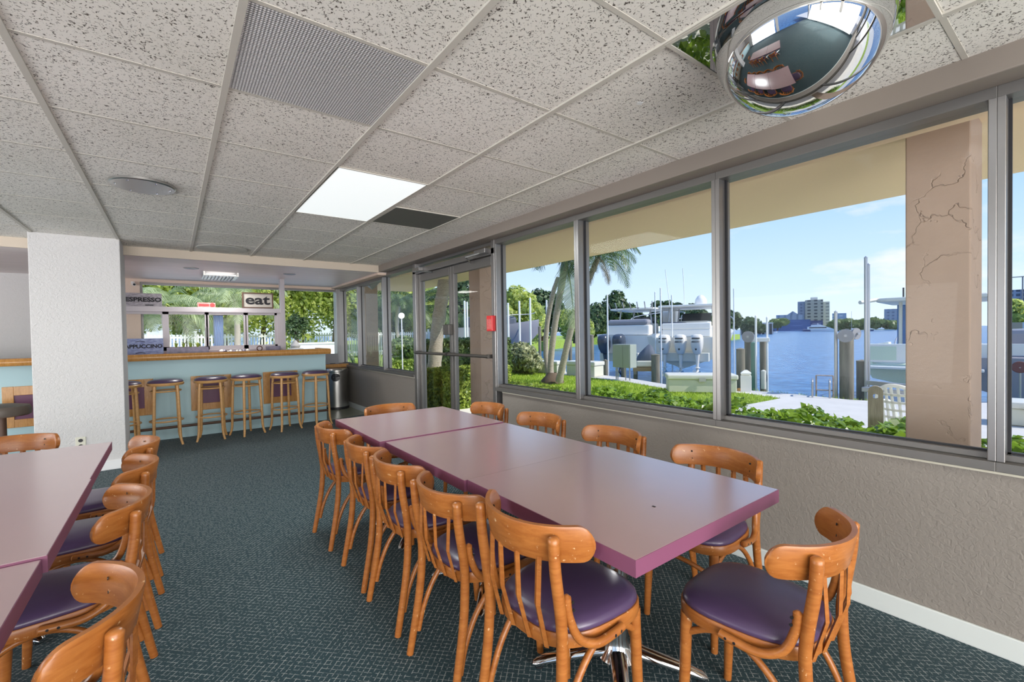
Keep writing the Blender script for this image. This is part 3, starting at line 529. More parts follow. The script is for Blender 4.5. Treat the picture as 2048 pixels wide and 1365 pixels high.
# ------------------------------------------------------------------ tables
def make_table(lb, x0, x1, y0, y1, dz=0):
    cx, cy = (x0+x1)/2, (y0+y1)/2; hx, hy = (x1-x0)/2, (y1-y0)/2; zt = .725+dz
    t = thing('dining_table', lb, 'table', (cx,cy,0), 0, 'square mauve tables pushed together in rows')
    MB().box((-hx+.002,-hy+.002,zt-.044),(hx-.002,hy-.002,zt)).build('tabletop', 'top', t)
    e = MB()
    e.box((-hx,-hy,zt-.046),(hx,-hy+.002,zt-.0008)).box((-hx,hy-.002,zt-.046),(hx,hy,zt-.0008)).box((-hx,-hy+.002,zt-.046),(-hx+.002,hy-.002,zt-.0008)).box((hx-.002,-hy+.002,zt-.046),(hx,hy-.002,zt-.0008))
    e.build('edge_band', 'edge', t)
    MB().lathe([(.001,.075),(.075,.078),(.05,.115),(.04,.15),(.038,.55),(.04,zt-.07),(.001,zt-.07)], n=28).build('column', 'chrome', t, smooth=True)
    MB().box((-.2,-.2,zt-.07),(.2,.2,zt-.046)).build('mounting_plate', 'blackm', t, bevel=.004)
    for k in range(4):
        a = PI/4+k*PI/2; m = RZ(a); b = MB(); rings = []
        for (r, h, w, top) in ((.02,.06,.036,.125),(.08,.055,.034,.115),(.18,.035,.03,.082),(.27,.012,.026,.052),(.31,.003,.024,.034),(.325,.004,.014,.022)):
            rings.append([m@Vector((r,w*math.cos(q),(top+h)/2+(top-h)/2*math.sin(q))) for q in [2*PI*j/12 for j in range(12)]])
        b.loft(rings); f = b.build('foot_arm', 'chrome', t, smooth=True)
        MB().lathe([(.0001,0),(.016,0),(.016,.012),(.0001,.012)], c=tuple(m@Vector((.302,0,0))), n=12).build('glide', 'blackm', f)
    return t
tabs = [('near square mauve table by the windows, at the front of its row', .925,1.74,.725,1.545,.003), ('middle square mauve table of the row by the windows', .915,1.725,1.55,2.385,0), ('far square mauve table of the window row, near the glass door', .885,1.715,2.39,3.225,.006),
        ('far square mauve table of the left row, by the white stub wall', -1.13,-.29,2.575,3.435,0), ('middle square mauve table of the left row, edge in view', -1.12,-.285,1.735,2.57,.002), ('nearest square mauve table of the left row, only its edge in the frame', -1.12,-.295,.87,1.73,-.004)]
for a in tabs: make_table(*a)
tag(MB().box((1.255,.905,.7282),(1.262,.916,.7292)).build('crumb', 'ink'), 'tiny dark crumb on the near table by the windows', 'crumb')
# ------------------------------------------------------------------ chairs
def rail_mesh(R=.235, half=.213, cx=-.012, z0=.635, z1=.732, th=.019):
    smax = R*math.asin(half/R); n = 40; hh = (z1-z0)/2; zc = (z0+z1)/2; rr = hh*.95; b = MB(); rings = []
    for i in range(n+1):
        t = -1+2*i/n; t = math.copysign(1-(1-abs(t))**1.6, t); s = smax*t
        over = max(0, abs(s)-(smax-rr))/rr; h = hh*max(.02, math.sqrt(max(0, 1-min(over,1)**2.2)))
        a = s/R; d = Vector((-math.cos(a), math.sin(a), 0)); c = Vector((cx, 0, zc)); rg = []
        for (o, zz) in ((-.5,-.86),(-.36,-1),(.36,-1),(.5,-.86),(.5,.86),(.36,1),(-.36,1),(-.5,.86)):
            lean = -.010*(zz*h/hh)
            rg.append(c + d*(R+o*th) + Vector((lean, 0, zz*h)))
        rings.append(rg)
    b.loft(rings); return b, (lambda y, off=0: Vector((cx-math.sqrt(R*R-y*y)*(1+off/R), y*(1+off/R), 0)))
SEAT = []
for k in range(40):
    t = 2*PI*k/40; c, s = math.cos(t), math.sin(t); e = 2/3.0
    x = .2*math.copysign(abs(c)**e, c); y = (.197+.02*x/.2)*math.copysign(abs(s)**e, s)*.98; SEAT.append((x, y))
def seat_ring(k, z, dx=0): return [Vector((x*k+dx, y*k, z)) for x, y in SEAT]
def make_chair(lb):
    t = thing('dining_chair', lb, 'chair', (0,0,0), 0, 'bentwood chairs with purple seats around the tables')
    b = MB(); b.loft([seat_ring(.93,.392), seat_ring(.99,.392), seat_ring(1.0,.398), seat_ring(1.0,.424), seat_ring(.985,.430), seat_ring(.92,.430)]); b.build('seat_frame', 'wood', t, smooth=True, sharp=60)
    b = MB(); b.loft([seat_ring(.955,.426), seat_ring(.975,.434), seat_ring(.965,.444), seat_ring(.92,.453), seat_ring(.80,.460), seat_ring(.55,.465), seat_ring(.02,.467)]); b.build('seat_cushion', 'vinyl', t, smooth=True, sharp=80)
    rb, onarc = rail_mesh(); rail = rb.build('back_rail', 'wood', t, smooth=True, sharp=50)
    for s in (-1, 1):
        p = onarc(s*.150, .024)
        pts = spline([(p.x-.010,p.y,.708),(p.x-.004,p.y,.62),(-.198,s*.166,.50),(-.192,s*.163,.41),(-.205,s*.165,.25),(-.252,s*.170,.0)], 5)
        MB().tube([pts[0]+Vector((0,0,.006))]+pts, [.010]+[.0165]*(len(pts)-7)+[.0165,.0165,.016,.0155,.015,.0145,.014], 12).build('leg', 'wood', t, smooth=True, sharp=55)
        MB().tube([(.150,s*.155,.395),(.156,s*.158,.2),(.166,s*.163,0)], [.0185,.0175,.0135], 12).build('leg', 'wood', t, smooth=True, sharp=60)
        for y in (.038, .106):
            q = onarc(s*y, -.002)
            MB().tube([(q.x,q.y,.645),(q.x*.55-.105,s*y*.98,.52),(-.203+abs(y)*.10,s*y*.95,.395)], [.0125]*3, 4, flat=.45, up=Vector((1,0,0))).build('slat', 'wood', t)
        e = MB().tube(spline([(-.178,s*.169,.555),(-.172,s*.171,.50),(-.145,s*.183,.435),(-.09,s*.200,.408),(-.02,s*.208,.411),(.02,s*.208,.415)], 5), [.004]+[.0125]*24+[.004], 10).build('elbow_brace', 'wood', t, smooth=True)
        for (x,y,z) in ((-.166,s*.183,.535),(-.164,s*.184,.515),(-.03,s*.2205,.411),(-.005,s*.2205,.413)):
            MB().tube([(x,y-s*.004,z),(x,y,z)], .0042, 8).build('screw', 'blackm', e)
        MB().tube(spline([(-.216,s*.160,.09),(-.192,s*.158,.18),(-.145,s*.157,.275),(-.075,s*.157,.350),(.0,s*.156,.383),(.075,s*.155,.372),(.137,s*.155,.335)], 5), .0105, 10).build('arch_brace', 'wood', t, smooth=True)
        q = onarc(s*.150, -.0105)
        for z in (.665,.70): MB().tube([q+Vector((0,0,z)), q+Vector((.002,0,z))], .0045, 8).build('screw', 'blackm', rail)
    MB().tube(spline([(.152,.145,.30),(.185,.08,.335),(.195,0,.345),(.185,-.08,.335),(.152,-.145,.30)], 5), .0095, 10).build('front_stretcher', 'wood', t, smooth=True)
    return t
ch = [ # x, y, heading (deg from +x), label
 (1.010,1.07,3,'orange wood bentwood chair nearest on the aisle side of the window tables'),
 (1.005,1.565,2,'bentwood chair with scratched back rail, second nearest on the aisle side of the window tables'),
 (1.000,2.035,1,'third bentwood chair from the front along the aisle side of the window tables'),
 (1.000,2.460,0,'fourth bentwood chair from the front along the aisle side of the window tables'),
 (.985,3.040,2,'fifth and farthest bentwood chair along the aisle side of the window tables'),
 (1.893,1.130,180,'bentwood chair nearest the viewer between the window tables and the taupe wall'),
 (1.893,1.760,179,'second bentwood chair from the front between the window tables and the taupe wall'),
 (1.885,2.400,181,'third bentwood chair from the front between the window tables and the taupe wall'),
 (1.88,3.050,179,'farthest bentwood chair between the window tables and the taupe wall'),
 (1.410,3.400,-87,'bentwood chair at the far end of the window tables, facing the viewer'),
 (1.480,.690,93,'bentwood chair pulled out at the near end of the window tables, seat glaring'),
 (-.330,1.395,180,'pale worn bentwood chair closest to the viewer at the bottom left corner'),
 (-.340,2.195,181,'second bentwood chair from the front along the right side of the left tables'),
 (-.330,2.770,179,'third bentwood chair from the front along the right side of the left tables'),
 (-.335,3.320,180,'fourth bentwood chair along the right side of the left tables, near the stub wall'),
 (-.790,3.790,-90,'bentwood chair at the far end of the left tables, below the power outlet'),
]
c0 = make_chair(ch[0][3])
for i, (x, y, a, lb) in enumerate(ch):
    if i == 0: c0.location = (x,y,0); c0.rotation_euler = (0,0,math.radians(a))
    else: dup(c0, (x,y,0), math.radians(a), lb)
c0.scale = (1,1,1.072)
# ------------------------------------------------------------------ bar stools
def make_stool(lb):
    t = thing('bar_stool', lb, 'stool', (0,0,0), 0, 'bentwood stools in front of the blue bar')
    MB().lathe([(.15,.735),(.178,.735),(.186,.745),(.186,.762),(.178,.770),(.15,.770)], n=36, caps=False).build('seat_ring', 'woodl', t, smooth=True)
    MB().lathe([(.178,.766),(.180,.778),(.165,.795),(.12,.807),(.06,.812),(.0005,.813)], n=36, caps=False).build('seat_cushion', 'vinyl', t, smooth=True)
    for sx, sy in ((-1,-1),(1,-1),(-1,1),(1,1)):
        MB().tube(spline([(sx*.108,sy*.108,.745),(sx*.116,sy*.116,.60),(sx*.124,sy*.124,.30),(sx*.130,sy*.130,.10),(sx*.150,sy*.150,.0)], 5), [.0165]*10+[.016,.016,.0155,.0155,.015,.015,.0145,.014,.0135,.013,.0125], 12).build('leg', 'woodl', t, smooth=True, sharp=60)
    for z, r in ((.665,.150),(.30,.165)):
        MB().tube([(r*math.cos(2*PI*k/36), r*math.sin(2*PI*k/36), z) for k in range(37)], .0095, 8, False).build('hoop', 'woodl', t, smooth=True)
    return t
sl = ['wooden bar stool half hidden by the stub wall', 'wooden bar stool first fully visible right of the stub wall', 'wooden bar stool before the middle plum panel of the bar', 'wooden bar stool right of the middle plum panel', 'wooden bar stool before the right plum panel of the bar', 'wooden bar stool at the right end of the bar beside the trash can']
s0 = None
for i, (x, a) in enumerate(((-.49,10),(-.08,2),(.385,-8),(.785,28),(1.255,20),(1.665,33))):
    if s0 is None: s0 = make_stool(sl[0]); s0.location = (x,7.03,0); s0.rotation_euler = (0,0,math.radians(a))
    else: dup(s0, (x,7.03,0), math.radians(a), sl[i])
o = thing('pedestal_stool', 'low round brown stool on a dark pedestal at the left edge', 'stool', (-1.42,6.85,0))
MB().lathe([(.15,.545),(.215,.55),(.22,.60),(.205,.64),(.10,.66),(.0005,.663)], n=36, caps=False).build('seat_cushion', 'seat2', o, smooth=True)
MB().lathe([(.0001,.54),(.20,.54),(.20,.552),(.0001,.552)], n=30).build('seat_base', 'frame', o); MB().lathe([(.035,.03),(.035,.545)], n=16, caps=False).build('post', 'frame', o, smooth=True)
MB().lathe([(.0001,0),(.17,0),(.165,.02),(.05,.045),(.0001,.05)], n=30).build('foot', 'frame', o, smooth=True)
# ------------------------------------------------------------------ outside: ground
GZ = -.10; WZ = -1.0
def gp(u, v, z=GZ): p = at(u, v, z=z); return (p.x, p.y)
shore = [(13.5,36), gp(1060,737), gp(1130,745), gp(1180,749), gp(1250,757), gp(1340,772), gp(1480,781), gp(1565,787), gp(1640,795), gp(1700,801), gp(1800,806), (11.9,1.2), (12.2,-12)]
land = [(2.75,-12),(2.75,9.1),(XL-.2,9.1),(-30,9.1),(-30,60),(13.5,60)]+shore
def ccw(p):
    a = sum(p[i][0]*p[(i+1)%len(p)][1]-p[(i+1)%len(p)][0]*p[i][1] for i in range(len(p))); return p if a > 0 else p[::-1]
structure(MB().prism(ccw(land), -2.2, GZ).build('lawn_ground', 'lawn'), 'green lawn between the building and the seawall', 'lawn')
cap = shore[:7]+[gp(1480,788), gp(1340,781), gp(1250,765), gp(1180,757), gp(1130,752), gp(1060,743), (12.6,36)]
structure(MB().prism(ccw(cap), GZ, GZ+.02).build('seawall_cap', 'concrete'), 'pale concrete cap along the seawall', 'seawall')
pad = [gp(1470,786), gp(1480,781.5), gp(1565,787.5), gp(1640,795.5), gp(1700,801.5), gp(1800,806.5), (11.85,1.2), (12.1,-12), (7.4,-12), (7.4,1.7), gp(1640,849), gp(1470,840), gp(1440,832), gp(1465,817), gp(1562,798.5)]
structure(MB().prism(ccw(pad), GZ, GZ+.015).build('dock_slab', 'concrete'), 'sunlit white concrete slab at the dock', 'paving')
walk = [gp(1000,768), gp(1062,777), gp(1150,788), gp(1295,806.5), gp(1240,807), gp(1150,799), gp(1000,785), (6.2,12), (6.2,30), (7.2,30), (7.4,13)]
walk = [gp(1000,769), gp(1062,777), gp(1150,788), gp(1295,806.5), gp(1240,807), gp(1150,799), gp(1000,784)]
structure(MB().prism(ccw(walk), GZ, GZ+.012).build('footpath', 'concrete'), 'pale footpath strip across the lawn', 'path')
structure(MB().prism([(2.75,-12),(6.35,-12),(6.35,7.2),(2.75,7.2)], GZ, GZ+.02).build('terrace', 'paving'), 'concrete terrace under the roof overhang, widened to bounce light', 'terrace')  # unseen paving, widened and kept pale to bounce sun onto the soffit
structure(MB().box((-14,10.2,GZ-.1),(6.1,28.5,GZ+.012)).build('patio', 'paving'), 'pale paving behind the bar windows', 'paving')
structure(MB().box((-12,-12,-.14),(2.75,YB-.15,-.02)).build('terrace', 'paving'), 'unseen paved court added behind the viewer', 'terrace')  # unseen pale ground, added to bounce light up to the ceiling
structure(MB().add([(-300,-400,WZ),(3000,-400,WZ),(3000,2500,WZ),(-300,2500,WZ)], [(0,1,2,3)]).build('water', 'water'), 'blue rippled water of the waterway', 'water')
def inside(p, poly):
    x, y = p[:,0], p[:,1]; r = np.zeros(len(p), bool); n = len(poly)
    for i in range(n):
        x0, y0 = poly[i]; x1, y1 = poly[(i+1)%n]
        c = ((y0 > y) != (y1 > y)) & (x < (x1-x0)*(y-y0)/(y1-y0+1e-12)+x0); r ^= c
    return r
pts = np.column_stack([RNG.uniform(5.2,11.2,90000), RNG.uniform(1.2,15,90000)])
keep = inside(pts, land) & ~inside(pts, pad) & ~inside(pts, walk) & ~inside(pts, cap); pts = pts[keep]
k = len(pts); h = RNG.uniform(.03,.075,k); a = RNG.uniform(0,2*PI,k); l = RNG.normal(0,.022,(k,2)); w = .008
V = np.zeros((k,3,3), np.float32); V[:,0,:2] = pts+np.column_stack([np.cos(a),np.sin(a)])*w; V[:,1,:2] = pts-np.column_stack([np.cos(a),np.sin(a)])*w; V[:,2,:2] = pts+l; V[:,:2,2] = GZ; V[:,2,2] = GZ+h
o = npmesh('grass', V.reshape(-1,3), np.arange(3*k).reshape(-1,3), 'grass'); tag(o, 'short bright grass growing on the lawn', 'grass', None, 'stuff')
# roof overhang and pillars
structure(MB().prism([(2.75,-9),(5.5,-9),(5.5,12.2),(2.75,12.2)], 2.54, 2.80).build('roof_overhang', 'cream'), 'cream underside of the roof overhang outside the windows', 'roof')
for y0, y1, lb in ((.485,.77,'near'),(5.555,5.86,'door side'),(10.6,10.95,'far')):
    structure(MB().box((3.6,y0,GZ),(3.955,y1,2.54)).build('pillar', 'pink', bevel=.008), f'pink stucco pillar outside the windows, {lb} one', 'pillar')
structure(MB().box((2.75,-4,2.235),(2.9,9.1,2.54)).build('trim_7', 'cream'), 'cream band above the windows outside', 'trim')
structure(MB().box((-5.6,8.9+.35,SOF+.02),(2.75,9.1,2.8)).build('trim_8', 'cream'), 'building edge above the back window', 'trim')
# ------------------------------------------------------------------ plants
def leaves(name, P_, N_, size, m, parent=None, asp=1.9):
    """one quad leaf per point, facing roughly along N_"""
    k = len(P_); N_ = N_/np.linalg.norm(N_, axis=1, keepdims=True)
    r = RNG.normal(size=(k,3)); A = np.cross(N_, r); A /= np.linalg.norm(A, axis=1, keepdims=True)+1e-9; B = np.cross(N_, A)
    s = (size*RNG.uniform(.6,1.25,(k,1))); V = np.stack([P_-A*s*asp/2, P_+B*s*.5+N_*s*.12, P_+A*s*asp/2, P_-B*s*.5+N_*s*.12], 1)
    return npmesh(name, V.reshape(-1,3), np.arange(4*k).reshape(-1,4), m, parent)
def blob(n, c, rad, lumps=14, shell=.35):
    c = np.array(c); rad = np.array(rad)
    d = RNG.normal(size=(lumps,3)); d /= np.linalg.norm(d,axis=1,keepdims=True); L = c+d*rad*RNG.uniform(.35,.72,(lumps,1)); lr = RNG.uniform(.32,.55,(lumps,1))
    i = RNG.integers(0,lumps,n); q = RNG.normal(size=(n,3)); q /= np.linalg.norm(q,axis=1,keepdims=True)
    P_ = L[i]+q*rad*lr[i]*RNG.uniform(1-shell,1.05,(n,1)); return P_, q+RNG.normal(0,.45,(n,3))
def boxcloud(n, a, b, inner=.25):
    a = np.array(a); b = np.array(b); c = (a+b)/2; h = (b-a)/2
    q = RNG.uniform(-1,1,(n,3)); ax = RNG.choice(3,n,p=[.38,.24,.38]) ; s = np.sign(RNG.uniform(-1,1,n)); s[(ax==2)] = 1
    q[np.arange(n),ax] = s*(1-RNG.uniform(0,1,n)**2*inner); N_ = np.zeros((n,3)); N_[np.arange(n),ax] = s
    wob = .06*np.sin(q[:,[0]]*9+q[:,[1]]*7)*N_
    return c+(q+wob)*h, N_+RNG.normal(0,.6,(n,3))
def tree(lb, c, rad, n, size, m, trunk=.18, name='leafy_tree', group=None, cat='tree'):
    t = thing(name, lb, cat, (c[0],c[1],GZ if c[2] > -2 else c[2]), 0, group); z0 = t.location.z
    P_, N_ = blob(n, (0,0,c[2]-z0), rad); P_[:,2] = np.maximum(P_[:,2], .02); leaves('foliage', P_, N_, size, m, t)
    MB().tube([(0,0,0),(.05*rad[0],0,(c[2]-z0)*.5),(0,.03*rad[0],c[2]-z0+rad[2]*.3)], [trunk,trunk*.8,trunk*.4], 8).build('trunk', 'bark', t, smooth=True)
    return t
def frond(name, c, az, el, L, m, parent, droop=1.3, nl=24, ll=.42, lw=.022):
    c = Vector(c); V = []; Fq = []; k = 12; ca, sa = math.cos(az), math.sin(az); pts = []; p = Vector(c); e = el
    for i in range(k+1):
        pts.append(p.copy()); p = p+Vector((ca*math.cos(e), sa*math.cos(e), math.sin(e)))*(L/k); e -= droop/k*(.6+.8*i/k)
    side = Vector((-sa,ca,0))
    for i in range(k):
        w0 = .022*(1-i/k)+.004; w1 = .022*(1-(i+1)/k)+.004; b = len(V); V += [pts[i]-side*w0, pts[i]+side*w0, pts[i+1]+side*w1, pts[i+1]-side*w1]; Fq.append((b,b+1,b+2,b+3))
    for i in range(nl):
        t = .12+.88*i/(nl-1); f = t*k; j = min(int(f),k-1); q = pts[j].lerp(pts[j+1], f-j); tg = (pts[j+1]-pts[j]).normalized(); l = ll*(math.sin(PI*min(1,.18+.8*t))**.7)*random.uniform(.85,1.1)
        for s in (-1,1):
            d = (side*s*.8+tg*.62).normalized(); mid = q+d*l*.55-Vector((0,0,.10*l)); tip = q+d*l-Vector((0,0,(.42+random.uniform(0,.25))*l)); wv = tg*lw
            b = len(V); V += [q-wv*.5, q+wv*.5, mid+wv*.5, mid-wv*.5, tip+wv*.08, tip-wv*.08]; Fq += [(b,b+1,b+2,b+3),(b+3,b+2,b+4,b+5)]
    return npmesh(name, [tuple(v) for v in V], Fq, m, parent)
def palm(name, lb, paths, crowns, cat='palm tree', group=None):
    """paths: lists of world points with radii; crowns: (point, n, length, material, droop)"""
    b0 = Vector(paths[0][0][0]); t = thing(name, lb, cat, (b0.x,b0.y,GZ), 0, group); O_ = Vector((b0.x,b0.y,GZ))
    for p in paths:
        pp = spline([Vector(q[0])-O_ for q in p], 5); rr = np.interp(np.linspace(0,1,len(pp)), np.linspace(0,1,len(p)), [q[1] for q in p]); rr = [r*(1.06 if i%2 else .97) for i, r in enumerate(rr)]
        MB().tube(pp, rr, 10).build('trunk', 'trunk', t, smooth=True)
    for (c, n, L, m, dr, nd) in crowns:
        c = Vector(c)-O_
        for i in range(n):
            az = 2*PI*i/n+random.uniform(-.25,.25); frond('frond', c, az, random.uniform(-.1,1.15), L*random.uniform(.85,1.1), m, t, dr*random.uniform(.8,1.25), 26, L*.26, .032*L/1.4)
        for i in range(nd): frond('dead_frond', c, random.uniform(0,6.28), random.uniform(-1.0,-.5), L*.6, 'dead', t, .9, 16, L*.16, .02)
    return t
X8 = 8.35
P1 = lambda l, x: [(tuple(at(u,v,x=x)), r) for u,v,r in l]
clump = palm('palm_clump', 'clump of slim leaning palms on the lawn outside the middle window',
 [P1([(1105,769,.12),(1101,735,.085),(1107,670,.085),(1118,600,.09),(1130,530,.10),(1137,478,.08)],X8),
  P1([(1100,765,.09),(1092,710,.075),(1094,650,.07),(1104,595,.07),(1116,555,.05)],X8+.15),
  P1([(1118,764,.10),(1129,715,.085),(1143,655,.08),(1163,592,.07),(1184,545,.065),(1196,516,.06)],X8-.15)],
 [(at(1138,476,x=X8),13,2.0,'palm',1.9,5), (at(1197,513,x=X8-.15),15,1.25,'palm',1.9,4)])
frond('hanging_frond', at(1130,522,x=X8-.15)-clump.location, -2.2, -.5, 2.3, 'palmb', clump, 1.1, 50, .5, .03)
ball = MB(); ball.lathe([(.33,0),(.30,.10),(.20,.20),(.12,.30)], n=16, caps=False); ball.build('root_ball', 'bark', clump, smooth=True)
palm('coconut_palm', 'thick ringed palm trunk behind the hedge, seen through the glass door', [[(tuple(at(862,790,d=10.6)),.20),(tuple(at(868,740,d=10.5)),.165),(tuple(at(876,650,d=10.4)),.15),(tuple(at(888,570,d=10.3)),.145),(tuple(at(897,500,d=10.2)),.13),(tuple(at(905,430,d=10.2)),.11)]],
 [(at(906,425,d=10.2),14,2.3,'palm',1.5,3)])
palm('garden_palm', 'small bushy palm beyond the left windows near the white fence', [P1([(800,726,.16),(797,690,.12),(794,650,.12),(797,612,.14)],11.4)], [(at(797,604,x=11.4),18,1.9,'palm',1.9,4)])
for i,(u,v,d,L,lb) in enumerate(((325,612,19,2.6,'pale arching palm in the garden behind the ESPRESSO sign'),(468,588,21,2.6,'pale palm in the garden behind the small pink sign'),(730,620,30,3.0,'wide green palm behind the fence near the corner window'),(845,612,32,3.2,'green palm beyond the fence seen through the left door leaf'),(930,640,34,3.0,'drooping palm beyond the fence seen through the right door leaf'))):
    c = at(u,v,d=d); palm('garden_palm', lb, [[((c.x,c.y,GZ),.15),((c.x+.1,c.y,c.z*.5),.12),(tuple(c),.12)]], [(c,16,L,'palmb' if i < 2 else 'palm',1.8,2)], group=None)
# hedges
def hedge(lb, a, b, n, size, m, cat='hedge', name='clipped_hedge', rz=0, c=None, asp=1.9):
    cx, cy = (a[0]+b[0])/2, (a[1]+b[1])/2; t = thing(name, lb, cat, (cx,cy,GZ), rz)
    P_, N_ = boxcloud(n, (a[0]-cx,a[1]-cy,.02), (b[0]-cx,b[1]-cy,b[2]-GZ)); leaves('foliage', P_, N_, size, m, t, asp)
    k = MB(); 
    for i in range(5): x = (a[0]-cx)+(b[0]-a[0])*(i+.5)/5; k.tube([(x,0,0),(x+.05,.03,(b[2]-GZ)*.7)], .025, 6)
    k.build('stems', 'bark', t); return t
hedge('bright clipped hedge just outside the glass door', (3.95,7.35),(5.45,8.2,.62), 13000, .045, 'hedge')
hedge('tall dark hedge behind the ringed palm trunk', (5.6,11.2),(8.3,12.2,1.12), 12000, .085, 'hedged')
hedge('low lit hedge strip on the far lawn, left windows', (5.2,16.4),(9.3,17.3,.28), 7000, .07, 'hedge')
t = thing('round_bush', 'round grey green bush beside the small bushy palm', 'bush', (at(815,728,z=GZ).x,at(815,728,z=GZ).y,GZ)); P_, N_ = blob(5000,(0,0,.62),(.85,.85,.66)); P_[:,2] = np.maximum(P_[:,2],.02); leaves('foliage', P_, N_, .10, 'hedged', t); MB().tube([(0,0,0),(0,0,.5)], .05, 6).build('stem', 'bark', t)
t = thing('shrub', 'leafy sunlit shrub on the lawn left of the palm clump', 'shrub', (at(1042,748,z=GZ).x,at(1042,748,z=GZ).y,GZ)); P_, N_ = blob(9000,(0,-.1,.52),(.6,1.15,.58),16); P_[:,2] = np.maximum(P_[:,2],.05); leaves('foliage', P_, N_, .085, 'shrub', t)
q = MB(); 
for k in range(6): q.tube([(0,-.5+.2*k,0),(.05,-.55+.22*k,.6)], .02, 6)
q.build('stems', 'bark', t)
P_, N_ = boxcloud(2600,(5.9,6.6,GZ),(7.0,10.4,GZ+.16),.9); t = thing('groundcover', 'yellow green groundcover plants at the near edge of the lawn', 'plants', (6.4,8.5,GZ)); leaves('foliage', P_-np.array([6.4,8.5,GZ]), N_, .07, 'hedge', t)
t = thing('glossy_hedge', 'low glossy broad leaved hedge under the right window', 'hedge', (5.15,2.6,GZ))
P_, N_ = boxcloud(6500,(-.36,-2.55,.05),(.36,2.6,.50),.5); P_[:,2] += .05*np.sin(P_[:,1]*7)+.03*np.sin(P_[:,1]*17); leaves('foliage', P_, N_+np.array([-.2,-.2,.5]), .065, 'seag', t, 1.5)
q = MB()
for k in range(14): q.tube([(random.uniform(-.2,.2),-2.4+.36*k,0),(random.uniform(-.2,.2),-2.4+.36*k,.3)], .012, 5)
q.build('stems', 'bark', t)
c = at(1612,862,x=5.15); s_ = thing('sprout', 'single upright leafy sprout rising above the glossy hedge', 'plant', (c.x,c.y,GZ+.3))
MB().tube([(0,0,0),(0,.01,.22)], .006, 6).build('stem', 'hedge', s_)
P_ = np.array([(0,.02,.10),(0,-.03,.13),(0,.03,.18),(0,-.035,.20),(0,0,.24)]); leaves('leaf', P_, np.array([(-1,.1,.3)]*5)+RNG.normal(0,.2,(5,3)), .07, 'seag', s_, 1.5)
for i,(u,v,d,h,sp,lb) in enumerate(((295,690,13,1.5,.75,'spiky dark yucca behind the CAPPUCCINO sign'),(395,690,15,1.3,.8,'spiky grass clump behind the zinc planter'),(470,690,15,1.7,.9,'tall grassy clump right of the blue cloth'),(520,690,16,1.8,.9,'tall pale grassy clump below the eat sign'),(712,690,14,1.6,.7,'spindly spiky plant outside the corner window'),(758,712,15,1.4,.5,'thin spiky plant outside the second left window'))):
    c = at(u,v,d=d); t = thing('spiky_plant', lb, 'plant', (c.x,c.y,GZ)); blades('blade', (0,0,0), 110 if i < 4 else 40, h, sp, 'palm' if i in (0,1,4) else 'palmb', t, .022)
# trees behind the fence and across the basin
ti = 0
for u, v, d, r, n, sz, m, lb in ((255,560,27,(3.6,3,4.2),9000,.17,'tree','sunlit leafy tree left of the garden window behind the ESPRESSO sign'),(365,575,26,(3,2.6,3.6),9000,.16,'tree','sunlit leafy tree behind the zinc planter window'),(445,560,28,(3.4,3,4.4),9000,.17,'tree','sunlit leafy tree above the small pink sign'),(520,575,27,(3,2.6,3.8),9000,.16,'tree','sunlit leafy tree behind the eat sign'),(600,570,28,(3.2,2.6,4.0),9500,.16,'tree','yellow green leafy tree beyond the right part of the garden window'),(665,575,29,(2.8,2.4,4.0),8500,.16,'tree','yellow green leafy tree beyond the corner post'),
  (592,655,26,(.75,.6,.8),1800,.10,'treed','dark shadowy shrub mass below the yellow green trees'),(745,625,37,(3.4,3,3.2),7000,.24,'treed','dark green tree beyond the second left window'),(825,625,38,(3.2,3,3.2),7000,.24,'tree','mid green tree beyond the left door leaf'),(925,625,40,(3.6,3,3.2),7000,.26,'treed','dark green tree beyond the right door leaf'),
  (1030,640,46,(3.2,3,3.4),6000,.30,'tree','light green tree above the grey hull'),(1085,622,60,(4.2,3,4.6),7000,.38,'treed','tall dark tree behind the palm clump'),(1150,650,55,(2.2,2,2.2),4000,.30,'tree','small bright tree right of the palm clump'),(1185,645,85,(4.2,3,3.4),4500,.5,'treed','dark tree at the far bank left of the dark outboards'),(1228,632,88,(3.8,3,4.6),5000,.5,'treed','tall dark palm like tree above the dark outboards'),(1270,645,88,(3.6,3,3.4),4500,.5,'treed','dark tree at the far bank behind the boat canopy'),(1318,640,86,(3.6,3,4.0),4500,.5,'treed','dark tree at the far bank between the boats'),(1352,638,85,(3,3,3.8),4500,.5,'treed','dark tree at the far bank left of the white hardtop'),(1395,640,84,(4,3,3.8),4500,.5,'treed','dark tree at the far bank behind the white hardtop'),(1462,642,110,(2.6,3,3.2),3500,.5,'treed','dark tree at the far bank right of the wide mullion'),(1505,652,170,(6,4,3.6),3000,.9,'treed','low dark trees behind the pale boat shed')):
    tree(lb, at(u,v,d=d), r, n, sz, m, .16 if d < 50 else .3)
for i,(u,v,r,lb) in enumerate(((1555,646,(8,6,3.4),'dark trees left of the pale apartments'),(1672,650,(8,6,3.4),'tree mass at the far shore below the glass block'),(1700,647,(8,6,3.4),'tree mass on the far shore right of the glass block'),(1722,648,(8,6,3.4),'tree mass on the far shore left of the tall steel poles'),(1752,646,(8,6,3.4),'tree mass on the far shore right of the tall steel poles'),(1785,648,(8,6,3.4),'tree mass on the far shore behind the mint boat'),(2030,625,(9,6,7),'green trees below the tower under construction'))):
    tree(lb, at(u,v,d=300 if i < 6 else 170), r, 2600, 1.3 if i < 6 else 1.3, 'hedged' if i < 6 else 'tree', .6, cat='trees', name='shore_trees')
